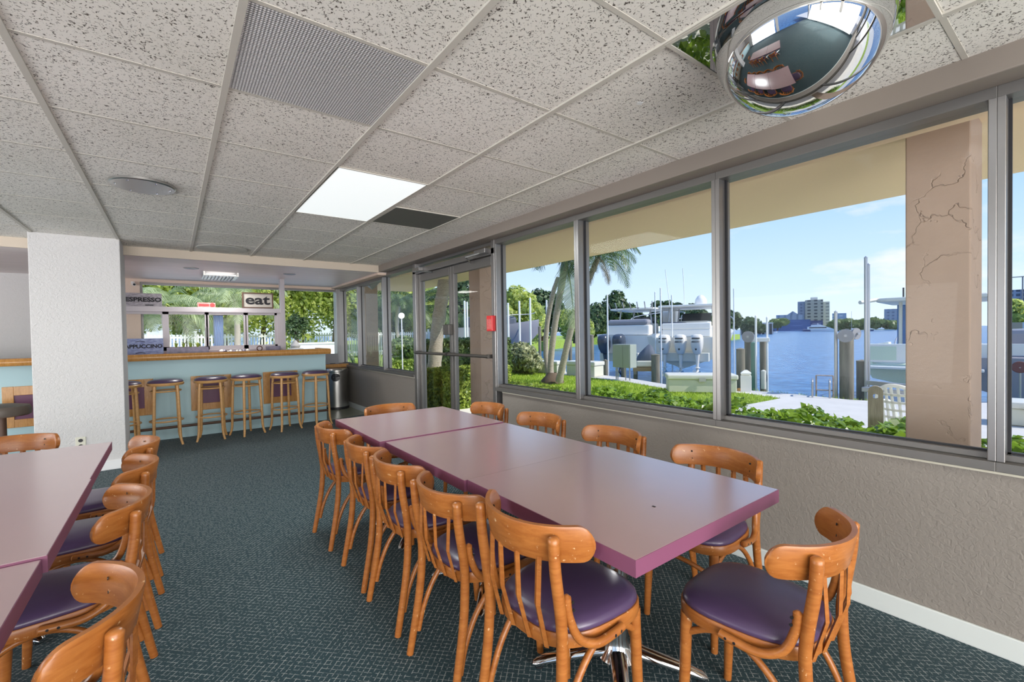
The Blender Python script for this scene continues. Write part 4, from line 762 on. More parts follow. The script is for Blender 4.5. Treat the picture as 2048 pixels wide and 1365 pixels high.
# white picket fence
f = thing('picket_fence', 'white picket fence across the far end of the garden', 'fence', (0,30.2,GZ))
for k in range(16):
    x0 = -9+2*k; q = MB(); q.box((x0+.05,-.02,.25),(x0+1.95,.02,.36)).box((x0+.05,-.02,1.40),(x0+1.95,.02,1.5))
    for i in range(12): xx = x0+.08+.157*i; q.box((xx,-.035,.06),(xx+.085,-.02,1.60)); 
    q.build('picket_panel', 'picket', f)
for k in range(17): x0 = -9+2*k; MB().box((x0-.06,-.06,0),(x0+.06,.06,1.72)).box((x0-.08,-.08,1.72),(x0+.08,.08,1.78)).build('post', 'picket', f)
# garden things
c = at(591,705,d=19); o = thing('stone_fountain', 'grey layered stone urn in the garden beside the wide mullion', 'fountain', (c.x,c.y,c.z-.6))
MB().lathe([(.0001,0),(.42,0),(.42,.55),(.46,.60),(.46,.68),(.30,.70),(.0001,.70)], n=24).build('base', 'greyw', o, smooth=True); MB().lathe([(.0001,.70),(.30,.70),(.34,.84),(.30,.90),(.16,.93),(.20,1.02),(.14,1.10),(.04,1.25),(.0001,1.26)], n=24).build('bowl', 'greyw', o, smooth=True)
o.location.z = GZ
c0_ = at(628,700,d=22); o = tag(MB().box((-.9,-.3,0),(.9,.3,1.02)).box((-.95,-.35,1.02),(.95,.35,1.10)).build('utility_box', 'picket', bevel=.02), 'low white utility box before the garden fence', 'box'); o.location = (c0_.x,c0_.y,GZ)
for u, v, lb in ((741,624,'white globe lamp on a post outside the second left window'),(803,632,'white globe lamp on a post beside the small bushy palm')):
    c = at(u,v,d=15); o = thing('globe_lamp', lb, 'lamp', (c.x,c.y,GZ), 0); h = c.z-GZ
    MB().tube([(0,0,0),(0,0,h-.09)], .022, 8).build('post', 'white', o, smooth=True); MB().lathe([(.001,-.1)]+[(.1*math.sin(PI*k/10),-.1*math.cos(PI*k/10)) for k in range(1,10)]+[(.001,.1)], c=(0,0,h), n=16, caps=False).build('globe', 'globe', o, smooth=True)
c = at(745,567,x=3.55); o = thing('outdoor_speaker', 'grey box speaker tilted on the pillar outside the corner window', 'speaker', (3.6,c.y+.12,c.z), .6)
m_ = Matrix.Rotation(.6,4,'X')@Matrix.Rotation(.5,4,'Y'); MB().box((-.17,-.11,-.12),(-.01,.11,.12), m_).build('cabinet', 'plate', o, bevel=.008); MB().tube([(.0,0,0),(.06,.0,.0)], .02, 8).build('bracket', 'dark', o)
# ------------------------------------------------------------------ lighting: sky, sun, added fill lamps at unseen openings and rear ceiling, lamps in fittings
w = bpy.data.worlds.new('world'); S.world = w; w.use_nodes = True; nt = w.node_tree; bg = nt.nodes['Background']
tc = _n(nt,'ShaderNodeTexCoord'); sp = _n(nt,'ShaderNodeSeparateXYZ'); nt.links.new(tc.outputs['Generated'], sp.inputs[0])
cr = _n(nt,'ShaderNodeValToRGB'); nt.links.new(sp.outputs[2], cr.inputs[0]); e = cr.color_ramp.elements
e[0].position = 0; e[0].color = rgba((.70,.82,.95)); e[1].position = .6; e[1].color = rgba((.10,.26,.66))
x_ = e.new(.10); x_.color = rgba((.56,.74,.94)); x_ = e.new(.28); x_.color = rgba((.32,.54,.88))
mp = _n(nt,'ShaderNodeMapping'); mp.inputs['Scale'].default_value = (1,1,3.2); nt.links.new(tc.outputs['Generated'], mp.inputs[0])
no = _n(nt,'ShaderNodeTexNoise', Scale=3.6, Detail=7, Roughness=.58); nt.links.new(mp.outputs[0], no.inputs['Vector'])
cc = _n(nt,'ShaderNodeValToRGB'); nt.links.new(no.outputs['Fac'], cc.inputs[0]); cc.color_ramp.elements[0].position = .56; cc.color_ramp.elements[1].position = .78
mx = _n(nt,'ShaderNodeMix', data_type='RGBA'); nt.links.new(cc.outputs[0], mx.inputs[0]); nt.links.new(cr.outputs[0], mx.inputs[6]); mx.inputs[7].default_value = rgba((.90,.86,.88))
nt.links.new(mx.outputs[2], bg.inputs[0]); bg.inputs[1].default_value = 1.0
def lamp(kind, name, loc, energy, rot=None, color=(1,1,1), **kw):
    l = bpy.data.lights.new(name, kind); l.energy = energy; l.color = color
    for k, v in kw.items(): setattr(l, k, v)
    o = bpy.data.objects.new(name, l); COL.objects.link(o); o.location = loc
    if rot is not None: o.rotation_euler = rot
    return o
sd = Vector((-.52,.90,-.98)); s_ = lamp('SUN', 'sun', (0,0,30), 3.8, None, (1,.95,.87), angle=.01); s_.rotation_euler = sd.to_track_quat('-Z','Y').to_euler()
lamp('AREA', 'added_fill_rear', (-1.2,YB+.05,1.1), 370, (PI/2+.30,0,0), (1,.97,.93), shape='RECTANGLE', size=6.6, size_y=2.0)  # added lamp at the unseen rear openings, tilted up to fill the room
for x, y in ((-2.2,-1.6),(.5,-1.6)):
    lamp('AREA', 'added_fill_ceiling', (x,y,CZ-.02), 14, (0,0,0), (1,.98,.94), shape='RECTANGLE', size=.6, size_y=1.2)  # two added fill lamps behind the camera, without any fitting
lamp('AREA', 'added_fill_left', (XL+.05,3.9,1.1), 135, (PI/2+.30,0,-PI/2), (1,.98,.95), shape='RECTANGLE', size=4.6, size_y=2.0)  # added lamp at the unseen left openings, tilted up as fill
lamp('AREA', 'lit_panel_lamp', (1.113,3.395,CZ-.01), 25, (0,0,0), (.95,1,1), shape='RECTANGLE', size=.56, size_y=1.15)
lamp('AREA', 'bar_light', (.57,7.78,SOF-.09), 12, (0,0,0), (1,.98,.94), shape='RECTANGLE', size=.35, size_y=.5)
vs = S.view_settings; S.display_settings.display_device = 'sRGB'; vs.view_transform = 'Standard'; vs.look = 'None'; vs.exposure = .45; vs.gamma = 1; vs.use_curve_mapping = False
S.cycles.use_denoising = True
S.cycles.max_bounces = 10; S.cycles.transparent_max_bounces = 16; S.cycles.diffuse_bounces = 5; S.cycles.glossy_bounces = 5
S.cycles.sample_clamp_indirect = 6; S.cycles.caustics_reflective = False; S.cycles.caustics_refractive = False
# ------------------------------------------------------------------ far shore
def facing(u): return -math.atan2((at(u,660,d=1)).x, (at(u,660,d=1)).y)      # turn so local x runs across the view
def far_box(name, lb, u0, u1, v0, d, m, depth, cat='building', z0=-1.0, turn=0, roof=None):
    a, b = at(u0,v0,d=d), at(u1,v0,d=d); c = (a+b)/2; w = (b-a).length/2; o = thing(name, lb, cat, (c.x,c.y,z0), facing((u0+u1)/2)+turn)
    h = c.z-z0; MB().box((-w,0,0),(w,depth,h)).build('walls', m, o)
    if roof: MB().box((-w*1.02,-.5,h),(w*1.02,depth+.5,h+roof)).build('roof', 'shed', o)
    return o, w, h
o, w, h = far_box('apartment_tower', 'tall beige apartment tower on the far shore', 1613, 1643, 600, 420, 'tower', 16)
MB().box((-w-6,4,0),(-w,16,h-1)).build('painted_shade_wing', 'rbld', o); MB().box((w,3,0),(w+5,18,h-2)).build('painted_sunlit_wing', 'tower_lit', o); MB().box((-w*.4,4,h),(w*.4,10,h+2.5)).build('roof_house', 'shed', o)  # side boxes carry the tower's shaded and sunlit faces in their colours
o, w, h = far_box('apartment_block', 'pale blue apartment block left of the beige tower', 1556, 1604, 630, 430, 'pale', 16)
pr_ = MB(); pr_.add([(-w*.2,-.5,h),(w*.6,-.5,h),(w*.2,-.5,h+3.4),(-w*.2,12,h),(w*.6,12,h),(w*.2,12,h+3.4)], [(0,1,2),(3,5,4),(0,3,4,1),(1,4,5,2),(2,5,3,0)]); pr_.build('gable_roof', 'pale', o)
o, w, h = far_box('boat_warehouse', 'long dark blue waterfront warehouse in front of the apartment blocks', 1549, 1614, 645, 400, 'bluew', 20)
MB().box((-w*.5,2,h),(w*1.0,14,h+2.2)).build('upper_storey', 'bluew', o); MB().box((w,0,0),(w+9,16,h+1.0)).build('side_shed', 'yb', o)
far_box('glass_block', 'square blue glass office block right of the beige tower', 1667, 1690, 627, 430, 'gbld', 16)
far_box('hazy_tower', 'hazy grey tower behind the mint boat', 1774, 1813, 618, 420, 'rbld', 18)
o, w, h = far_box('tower_shell', 'unfinished concrete tower at the right edge of the view', 2017, 2075, 579, 330, 'cons', 16)
o = thing('tower_crane', 'thin tower crane beside the unfinished tower', 'crane', tuple(at(2045,640,d=330)), facing(2045)); o.location.z = -1; hz = at(2045,553,d=330).z+1
MB().box((-.4,-.4,0),(.4,.4,hz)).build('mast', 'rust', o); MB().box((-14,-.4,hz-.6),(12,.4,hz)).build('jib', 'rust', o)
far_box('board_fence', 'tall tan board fence beyond the right dock', 2010, 2080, 645, 62, 'boards', .2, 'fence')
structure(MB().box((-60,0,-1.5),(60,40,-.6), T(*at(1700,662,d=385))@RZ(facing(1700))@T(0,0,-at(1700,662,d=385).z)).build('far_shore', 'hedged'), 'low green far shore', 'shore')
bank = [tuple(at(u,664,d=d))[:2] for u, d in ((985,42),(1080,56),(1180,80),(1320,82),(1420,82),(1480,104))]
structure(MB().prism(ccw(bank+[(bank[-1][0]+30,bank[-1][1]+45),(bank[2][0]-10,bank[2][1]+70),(bank[0][0]-10,bank[0][1]+50)]), -2, .15).build('far_bank', 'lawn'), 'green bank across the basin', 'shore')
for u0,u1,v,d,lb in ((1482,1513,647,190,'pale flat roofed boat shed across the basin, left one'),(1516,1544,648,195,'pale flat roofed boat shed across the basin, right one')):
    o, w, h = far_box('boat_shed', lb, u0, u1, v, d, 'glassd', 8, 'shed', -1, 0, .5)
    for k in range(5): MB().box((-w+.1+k*(2*w-.5)/4,-.4,0),(-w+.4+k*(2*w-.5)/4,-.1,h)).build('column', 'shed', o)
# passing yacht
c = at(1640,664,d=300); y = thing('motor_yacht', 'long white motor yacht passing on the far water', 'boat', (c.x,c.y,WZ), facing(1640))
def plan(L, w0, sheer, zk, n=12):
    return [[Vector((-L/2+L*t, -w0*(1-max(0,(t-.5)/.5)**2.4), sheer)), Vector((-L/2+L*t*.96, -w0*.75*(1-max(0,(t-.5)/.5)**2.4), zk)), Vector((-L/2+L*t*.96, w0*.75*(1-max(0,(t-.5)/.5)**2.4), zk)), Vector((-L/2+L*t, w0*(1-max(0,(t-.5)/.5)**2.4), sheer))] for t in [i/n for i in range(n+1)]]
MB().loft(plan(19,2.4,1.5,0)).build('hull', 'yacht', y); MB().box((-9.6,-2.45,.05),(-5.2,-2.38,1.3)).build('blue_stern', 'yb', y)
MB().loft([[Vector((x,-1.9*k,1.5)),Vector((x-.1,-1.7*k,z)),Vector((x-.1,1.7*k,z)),Vector((x,1.9*k,1.5))] for x,z,k in ((-7,3.0,1),(-4,3.6,1),(2,3.6,1),(5.5,2.4,.8),(7.2,1.6,.5))]).build('saloon', 'yacht', y); MB().box((-6,-1.96,2.1),(3.6,-1.80,2.8)).build('window_band', 'glassd', y)
MB().loft([[Vector((x,-1.5*k,3.6)),Vector((x,-1.4*k,z)),Vector((x,1.4*k,z)),Vector((x,1.5*k,3.6))] for x,z,k in ((-5,4.4,1),(0,4.6,1),(2,3.8,.8))]).build('flybridge', 'yacht', y); MB().box((-4.2,-1.3,5.3),(.6,1.3,5.45)).box((-1.4,-1.2,4.4),(-.9,1.2,5.3)).build('hardtop', 'yacht', y)
for u,v,d,L,lb in ((1738,663,260,4.5,'small dark boat far out left of the mint boat'),(1547,664,250,4,'tiny pale boat at the foot of the blue warehouse'),(1703,662,270,5,'small sailboat at the far trees')):
    c = at(u,v,d=d); b_ = thing('small_boat', lb, 'boat', (c.x,c.y,WZ), facing(u)); MB().loft(plan(L,.9,.8,0,6)).build('hull', 'yb' if u == 1738 else 'yacht', b_)
    if u == 1703: MB().tube([(0,0,.7),(0,0,12)], .10, 6).build('mast', 'galv', b_)
    else: MB().box((-.6,-.5,.8),(.6,.5,1.5)).build('cabin', 'glassd', b_)
# ------------------------------------------------------------------ boats
def hull(L, beam, H, flat=.5, bow=.35, kz=.75, n=16):
    rings = []
    for i in range(n+1):
        t = i/n; k = max(0, (t-flat)/(1-flat)); wv = beam/2*max(.02, 1-k**2.3); zk = kz*H*max(0,(t-.68)/.32)**2.0; zs = H*(1+bow*t*t); ch = zk+(zs-zk)*(.34+.2*t)
        wc = wv*(.86-.45*k); x = L*t
        rings.append([Vector((x,-wv,zs)), Vector((x,-wv*.97,zs-.1)), Vector((x,-wc,ch)), Vector((x,0,zk)), Vector((x,wc,ch)), Vector((x,wv*.97,zs-.1)), Vector((x,wv,zs)), Vector((x,wv*.86,zs)), Vector((x,wv*.84,zs-.06)), Vector((x,-wv*.84,zs-.06)), Vector((x,-wv*.86,zs))])
    return MB().loft(rings)
def motor(parent, y, z, s, cm, lm, tilt=0, label=None, txt=None):
    """an outboard: cowl, midsection, gearcase, propeller; hung behind the transom at x = 0"""
    R_ = T(-.42,y,z)@Matrix.Rotation(tilt,4,'Y')@Matrix.Scale(s,4)
    def ring(cx, lx, wy, zz): return [R_@Vector((cx+lx*math.copysign(abs(math.cos(q))**.6,math.cos(q)), wy*math.copysign(abs(math.sin(q))**.6,math.sin(q)), zz)) for q in [2*PI*k/16 for k in range(16)]]
    b = MB().loft([ring(.02,.10,.06,-.02),ring(.0,.20,.15,.06),ring(-.02,.29,.205,.25),ring(-.03,.33,.225,.46),ring(-.03,.32,.225,.62),ring(-.04,.27,.20,.74),ring(-.05,.18,.14,.79),ring(-.05,.06,.05,.80)])
    m = b.build('outboard_motor', cm, parent, smooth=True, sharp=45)
    if label: m['label'] = label
    q = MB().loft([ring(.02,.13,.085,-.02),ring(.03,.11,.06,-.30),ring(.0,.10,.045,-.52),ring(-.02,.16,.10,-.535),ring(-.02,.16,.10,-.55),ring(0,.09,.045,-.56),ring(0,.12,.05,-.66),ring(.0,.21,.075,-.72),ring(0,.20,.07,-.78),ring(.02,.06,.03,-.86),ring(.05,.03,.012,-.98)]); q.build('lower_unit', lm, m, smooth=True, sharp=45)
    p = MB()
    for k in range(3): p.add([R_@Vector((-.22,.02*math.cos(k*2.09),-.74+.02*math.sin(k*2.09))), R_@Vector((-.25,.17*math.cos(k*2.09+.4),-.74+.17*math.sin(k*2.09+.4))), R_@Vector((-.20,.17*math.cos(k*2.09+1.1),-.74+.17*math.sin(k*2.09+1.1)))], [(0,1,2)])
    p.build('propeller', 'steel', m)
    if txt:
        text('lettering', txt, .075*s, T(-.42,y,z)@T(-.372*s,0,.50*s)@Matrix.Rotation(-PI/2,4,'Z')@TOFRONT, 'dark', m, .002, .002, .30*s)
        e_ = MB(); e_.add([R_@Vector((-.335,.035*a,.20+.04*b2)) for a,b2 in ((-1,1),(1,1),(1,0),(0,-1.1),(-1,0))], [(0,1,2,3,4)]); e_.build('emblem', 'dark', m)
        MB().box((-.372*s,-.15*s,.62*s),(-.34*s,.15*s,.66*s), T(-.42,y,z)).build('vent_slot', 'dark', m)
def boat(lb, c, az, name='motor_boat'):
    return thing(name, lb, 'boat', tuple(c), PI/2-math.radians(az))
def rails(parent, pts, r, m='galv', name='rail'):
    MB().tube(spline(pts,4), r, 8).build(name, m, parent, smooth=True)
# A: triple outboards
c = at(1366,738,d=17.2); A = boat('white boat with three pearl outboard motors on a lift', (c.x,c.y,c.z), 68)
hull(8.6,2.7,1.25).build('hull', 'gelb', A, smooth=True, sharp=35)
for k, yy in enumerate((.58,0,-.58)): motor(A, yy, .58, .92, 'cowl', 'cowl', 0, None, 'MERCURY')
MB().box((-.30,-.95,.30),(.0,.95,.62)).build('motor_bracket', 'gelb', A, bevel=.02)
MB().box((.6,-.9,1.2),(1.1,.9,1.5)).box((.6,-.9,1.5),(.75,.9,1.75)).build('bench_seat', 'gel', A, bevel=.04); MB().box((2.2,-.6,1.2),(3.3,.6,1.85)).build('console', 'gel', A, bevel=.05)
MB().prism([(3.2,-.6),(3.4,-.5),(3.4,.5),(3.2,.6)], 1.85, 2.2).build('windshield', 'glassd', A)
top = MB().rbox((1.2,-1.25,2.42),(4.6,1.25,2.50), .3).build('hardtop', 'gel', A, bevel=.02)
for x in (1.6,3.6):
    for yy in (-.9,.9): MB().tube([(x,yy,1.25),(x+.15,yy*.92,2.42)], .035, 8).build('top_post', 'galv', A, smooth=True)
MB().lathe([(.0005,2.95),(.12,2.9),(.22,2.76),(.24,2.62),(.2,2.50)], c=(2.4,-.3,0), n=16, caps=False).build('radar_dome', 'gel', top, smooth=True)
for yy in (-.9,.2,.8): MB().tube([(1.6,yy,2.5),(1.4,yy*1.15,4.0)], .014, 6).build('antenna', 'picket', top)
rails(A, [(5.0,-1.3,1.5),(5.0,-1.3,1.95),(7.4,-.75,2.2),(8.4,0,2.3),(7.4,.75,2.2),(5.0,1.3,1.95),(5.0,1.3,1.5)], .02)
MB().box((1.2,.2,1.3),(2.2,1.1,1.8)).build('folded_canvas', 'greyc', A, bevel=.08)
# B: twin dark outboards and T-top
c = at(1252,735,d=18.4); B = boat('white centre console boat with canvas top and two slate blue outboards', (c.x,c.y,c.z), 70)
hull(8.4,2.5,1.35).build('hull', 'gel', B, smooth=True, sharp=35)
for yy, t_ in ((.72,-.16),(.10,-.12)): motor(B, yy, .58, .98, 'navy', 'navy', t_, 'slate blue outboard motor')
MB().box((-.32,-.6,.25),(0,1.0,.6)).build('motor_bracket', 'gelb', B, bevel=.02)
MB().box((1.6,-.55,1.3),(2.9,.55,1.8)).build('console', 'gel', B, bevel=.06); MB().box((.2,-.9,1.3),(.75,.9,1.72)).build('bench_seat', 'gel', B, bevel=.06)
MB().box((.2,-.85,1.72),(.75,.85,1.95)).build('seat_cover', 'grey', B, bevel=.1)
tp = MB().rbox((.7,-1.0,2.36),(3.7,1.0,2.43), .3).build('canvas_top', 'gel', B, bevel=.02)
for x in (1.2,3.0):
    for yy in (-.75,.75): MB().tube([(x,yy,1.3),(x+.1,yy*.85,2.36)], .03, 8).build('top_post', 'galv', B, smooth=True)
for k in range(7): MB().tube([(.7,-.9+.3*k,2.4),(.45,-.95+.31*k,2.66)], .022, 6).build('rod_holder', 'galv', tp)
MB().prism([(2.8,-.5),(3.0,-.45),(3.0,.45),(2.8,.5)], 1.8, 2.1).build('windshield', 'glassd', B)
rails(B, [(4.4,-1.2,1.5),(4.4,-1.2,2.1),(7.0,-.8,2.4),(8.2,0,2.5),(7.0,.8,2.4),(4.4,1.2,2.1),(4.4,1.2,1.5)], .02)
MB().box((3.9,-1.05,1.35),(4.6,-.45,2.4)).build('pilothouse_side', 'gel', B, bevel=.05)
# C: grey hull at the left
c = at(895,703,d=22.5); C_ = boat('long grey hulled boat beyond the leafy shrub', (c.x,c.y,c.z), 112)
hull(4.8,2.2,1.15).build('hull', 'grey', C_, smooth=True, sharp=35); MB().box((1.0,-.8,1.15),(3.4,.8,1.7)).build('cabin', 'greyc', C_, bevel=.15)
rails(C_, [(2.6,-1.05,1.3),(2.8,-1.0,1.7),(4.1,-.5,1.8),(4.6,0,1.9)], .02)
motor(C_, 0, .5, .9, 'navy', 'navy', -.2)
# D: mint boat at the right, on a lift
c = at(1846,779,d=10.6); D = boat('mint green fishing boat with white hardtop, on a lift behind the near pillar', (c.x,c.y,c.z), 84)
hull(7.6,2.2,.62,.55,.8,.9).build('hull', 'mint', D, smooth=True, sharp=35)
MB().box((0,-1.1,.60),(.10,1.1,1.06)).box((.1,1.02,.60),(3.6,1.12,1.02)).box((.1,-1.12,.60),(3.6,-1.02,1.02)).build('cockpit_sides', 'gel', D, bevel=.02)
MB().box((-.42,-1.0,.47),(.02,1.0,.53)).build('swim_platform', 'gel', D, bevel=.015); MB().box((-.012,.48,.66),(.0,1.0,1.0)).build('transom_door', 'mint', D)
MB().box((1.6,-.75,.62),(3.2,.35,1.75)).build('helm_console', 'gel', D, bevel=.06); MB().box((1.35,-.80,.95),(1.40,.62,2.05)).build('canvas_screen', 'bluec', D)
tp = MB().rbox((.7,-1.15,2.12),(3.6,1.0,2.22), .25).build('hardtop', 'gelb', D, bevel=.03)
for x,yy in ((1.3,.55),(1.3,-.85),(3.2,.55),(3.2,-.85)): MB().tube([(x,yy,.65),(x+.05,yy,2.12)], .04, 8).build('top_post', 'gelb', D, smooth=True)
MB().tube([(.9,.95,2.2),(.4,1.25,2.12)], .05, 8).build('spotlight_arm', 'gelb', tp); MB().tube([(1.4,.5,2.2),(1.4,.5,2.5)], .02, 6).build('antenna', 'dark', tp)
rails(D, [(4.4,1.05,.85),(4.8,1.0,1.15),(6.2,.75,1.3),(7.2,.1,1.4)], .022)
MB().lathe([(.0005,0),(.16,.03),(.16,.10),(.0005,.13)], n=14, mtx=T(.35,1.16,.85)@Matrix.Rotation(PI/2,4,'X')).build('fender', 'navy', D, smooth=True)
# E: grey white boat at the right edge
c = at(2062,812,d=9.2); E_ = boat('pale grey boat side at the right edge of the last window', (c.x,c.y,c.z), 96)
hull(7,2.4,1.0).build('hull', 'grey', E_, smooth=True, sharp=35); MB().box((.2,-1.1,1.0),(.3,1.1,1.25)).build('coaming', 'gel', E_); MB().box((1.2,-.9,1.0),(4.4,.9,1.55)).build('cabin', 'grey', E_, bevel=.1)
# covered jet ski on a wooden rack
c = at(1292,760,d=14.6); J = thing('jet_ski', 'jet ski under a dark grey cover on the seawall rack', 'jet ski', (c.x,c.y,GZ), facing(1292))
zz = at(1292,728,d=14.6).z-GZ
MB().loft([[Vector((x,-.02,zz+.02)),Vector((x,-.03,zz+h*.5)),Vector((x,.15,zz+h)),Vector((x,.55,zz+h)),Vector((x,.75,zz+h*.5)),Vector((x,.75,zz+.02))] for x,h in ((-.32,.10),(-.22,.30),(-.05,.48),(.10,.62),(.22,.55),(.34,.20))]).build('cover', 'greyc', J, smooth=True, sharp=60)
MB().box((-.30,-.06,zz-.10),(.32,.75,zz+.10)).build('hull', 'gelb', J, bevel=.04)
rk = thing('timber_rack', 'brown timber rack carrying the covered jet ski', 'rack', (c.x,c.y,GZ), facing(1292))
MB().box((-.40,-.1,zz-.24),(.42,.0,zz-.12)).box((-.40,.55,zz-.24),(.42,.65,zz-.12)).build('beam', 'rope', rk)
for x in (-.33,.36): MB().tube([(x,.3,-1.2),(x,.3,zz-.24)], .07, 8).build('post', 'piling', rk, smooth=True); MB().box((x-.05,-.1,zz-.34),(x+.05,.65,zz-.24)).build('cross_beam', 'piling', rk)
# ------------------------------------------------------------------ dock furniture
def post(name, lb, u, v0, v1, wpx, d, m, cat, group, cap=None, z1=None):
    a = at(u,v0,d=d); b = at(u,v1,d=d); r = wpx*d/F/2; z0 = -1.6 if z1 is None else z1
    o = thing(name, lb, cat, (a.x,a.y,z0), 0, group); MB().tube([(0,0,0),(0,0,a.z-z0)], r, 14 if r > .05 else 8).build('shaft', m, o, smooth=True)
    MB().lathe([(r*1.04,0),(r*1.04,.02),(.0005,.05 if cap is None else .12)], c=(0,0,a.z-z0), n=14).build('cap', cap or m, o)
    return o
gP = 'wooden pilings along the seawall'; gL = 'slim white and steel guide poles of the boat lifts'
for u,v0,w,d,m,lb in ((1693,676,24,9.3,'piling','stout piling topped by a winch drum, right of the dock ladder'),(1724,724,19,9.9,'piling','short piling left of the mint boat'),(1481,700,16,11.2,'piling','grey piling right beside the wide window mullion'),(1497,672,15,11.4,'piling','dark piling under the left winch drum'),(1507.5,688,11,10.9,'teal_w','green wrapped piling at the left boat lift'),(1526,684,12,11.3,'piling','piling at the outer end of the left boat lift'),(1311,711,17,14.2,'piling','piling right of the covered jet ski'),(1183,672,9,15.5,'piling','dark piling left of the slate blue outboards'),(1247,735,9,16,'piling','thin piling under the electrical cabinet'),(1211,722,9,15.5,'piling','low piling below the slate blue outboards'),(1079,655,6,19,'piling','slim grey piling behind the palm clump'),(1140,668,7,19,'piling','slim grey piling right of the palm clump')):
    post('piling', lb, u, v0, 790, w, d, m, 'piling', gP)
for u,v0,w,d,m,lb in ((1671.5,626,6,9.4,'galv','steel guide pole left of the winch drum piling'),(1731.5,517,6,9.7,'galv','taller of the two long steel poles beside the mint boat'),(1737,531,5,9.9,'galv','shorter of the two long steel poles beside the mint boat'),(1511.5,634,4,10.8,'picket','white guide pole left of the left boat lift beam'),(1534,637,4,11.1,'picket','white guide pole right of the left boat lift beam'),(1214.5,591,3,17.5,'picket','white guide pole left of the slate blue outboards'),(1321,578,3,16,'picket','tall white guide pole left of the pearl outboards'),(1310,586,2.2,17,'picket','thin white guide pole right of the boat canopy top'),(1343.5,592,2.6,17.6,'picket','white guide pole above the middle pearl outboard'),(1467.5,579,2.2,16,'picket','thin white pole just right of the wide mullion'),(1016,608,4,21,'picket','leftmost white guide pole above the grey hull'),(1038.5,604,4,21,'picket','white guide pole above the middle of the grey hull'),(1060,598,4,20,'picket','white guide pole left of the palm clump'),(1093,602,3.5,22,'picket','white guide pole hidden partly by the palm clump'),(929,604,4,19,'picket','white guide pole seen through the right door leaf, left one'),(934,606,3.5,19.4,'picket','white guide pole seen through the right door leaf, right one')):
    post('guide_pole', lb, u, v0, 790, w, d, m, 'pole', gL)
def drum(lb, u, v, r, d, turn):
    c = at(u,v,d=d); o = thing('winch_drum', lb, 'winch', tuple(c), facing(u)+turn, 'boat lift winch drums'); X_ = Matrix.Rotation(PI/2,4,'X')
    MB().lathe([(.0005,-.02),(r,-.02),(r,.02),(.0005,.02)], n=28, mtx=X_).build('disc', 'plate', o); MB().lathe([(.0005,.02),(r*.2,.02),(r*.2,.06),(.0005,.06)], n=12, mtx=X_).build('hub', 'galv', o); MB().box((-r*.5,.02,-r*.5),(r*.5,.22,r*.4)).build('gearbox', 'galv', o, bevel=.02)
drum('round grey winch drum on the stout piling', 1691, 672, .135, 9.15, 0); drum('second grey winch drum turned sideways behind the stout piling', 1712, 668, .12, 9.5, .9); drum('round grey winch drum on the dark piling of the left boat lift', 1496, 674, .14, 11.2, -.2)
c = at(1517,680,d=11.2); o = tag(MB().box((-.26,-.1,-.05),(.24,.1,.05)).build('lift_beam', 'gel', bevel=.01), 'short white beam across the pilings of the left boat lift', 'beam'); o.location = c; o.rotation_euler = (0,0,facing(1517))
# lift beams at the mint boat
for k,(u0,v0,u1,v1,d0,d1,lb) in enumerate(((1738,767,1812,772,9.4,8.7,'upper grey lift beam under the mint boat'),(1726,779,1813,786,8.9,8.3,'lower grey lift beam under the mint boat, nearer the slab'))):
    a, b = at(u0,v0,d=d0), at(u1,v1,d=d1); m_ = (a+b)/2; dv = b-a; o = tag(MB().box((-dv.length/2,-.06,-.045),(dv.length/2+.6,.06,.045)).build('lift_beam', 'galv', bevel=.008), lb, 'beam'); o.location = m_; o.rotation_euler = (0,0,math.atan2(dv.y,dv.x))
# dock ladder
c = at(1647,795,z=GZ+.015); o = thing('dock_ladder', 'bent steel dock ladder standing at the slab edge', 'ladder', (c.x,c.y,GZ+.015), facing(1647)); s9 = c.length*0; d9 = 9.2
k9 = d9/F
for x in (-18*k9, 10*k9):
    MB().tube(spline([(x,-.12,0),(x,-.12,.26),(x,-.06,.34),(x,.10,.34),(x,.16,.26),(x,.16,-.6)],5), .016, 8).build('hand_rail', 'galv', o, smooth=True)
for x in (-12*k9, 16*k9): MB().tube([(x,.2,-.6),(x,.2,.42)], .014, 8).build('upright', 'rust', o, smooth=True)
for z in (.12,.42): MB().tube([(-12*k9,.2,z),(16*k9,.2,z)], .012, 8).build('rung', 'rust', o, smooth=True)
# power pedestal, short post, amber box
c = at(1492,783,z=GZ+.02); o = thing('dock_pedestal', 'white dock power pedestal with a hooded top', 'pedestal', (c.x,c.y,GZ), facing(1492)); k9 = 10.3/F
MB().prism([(-.11,-.08),(.11,-.08),(.09,.08),(-.09,.08)], 0, .38).build('body', 'gel', o, bevel=.01); MB().lathe([(.09,.38),(.14,.40),(.15,.43),(.05,.49),(.0005,.50)], n=4, mtx=RZ(PI/4)).build('hood', 'gel', o)
o = post('mooring_post', 'short white post with a coiled hose at the slab edge', 1527, 744, 783, 9, 10.6, 'gelb', 'post', None, None, GZ)
MB().tube([(.07+.05*math.cos(t)*.4,.05*math.cos(t),.25+.12*math.sin(t)+.002*t) for t in [k*.5 for k in range(40)]], .012, 6).build('hose_coil', 'greyc', o, smooth=True)
o = tag(MB().box((-.05,-.05,0),(.05,.05,.07)).build('amber_box', 'orange', bevel=.015), 'small amber box beside the dock pedestal', 'box'); o.location = at(1480,783,z=GZ+.016)
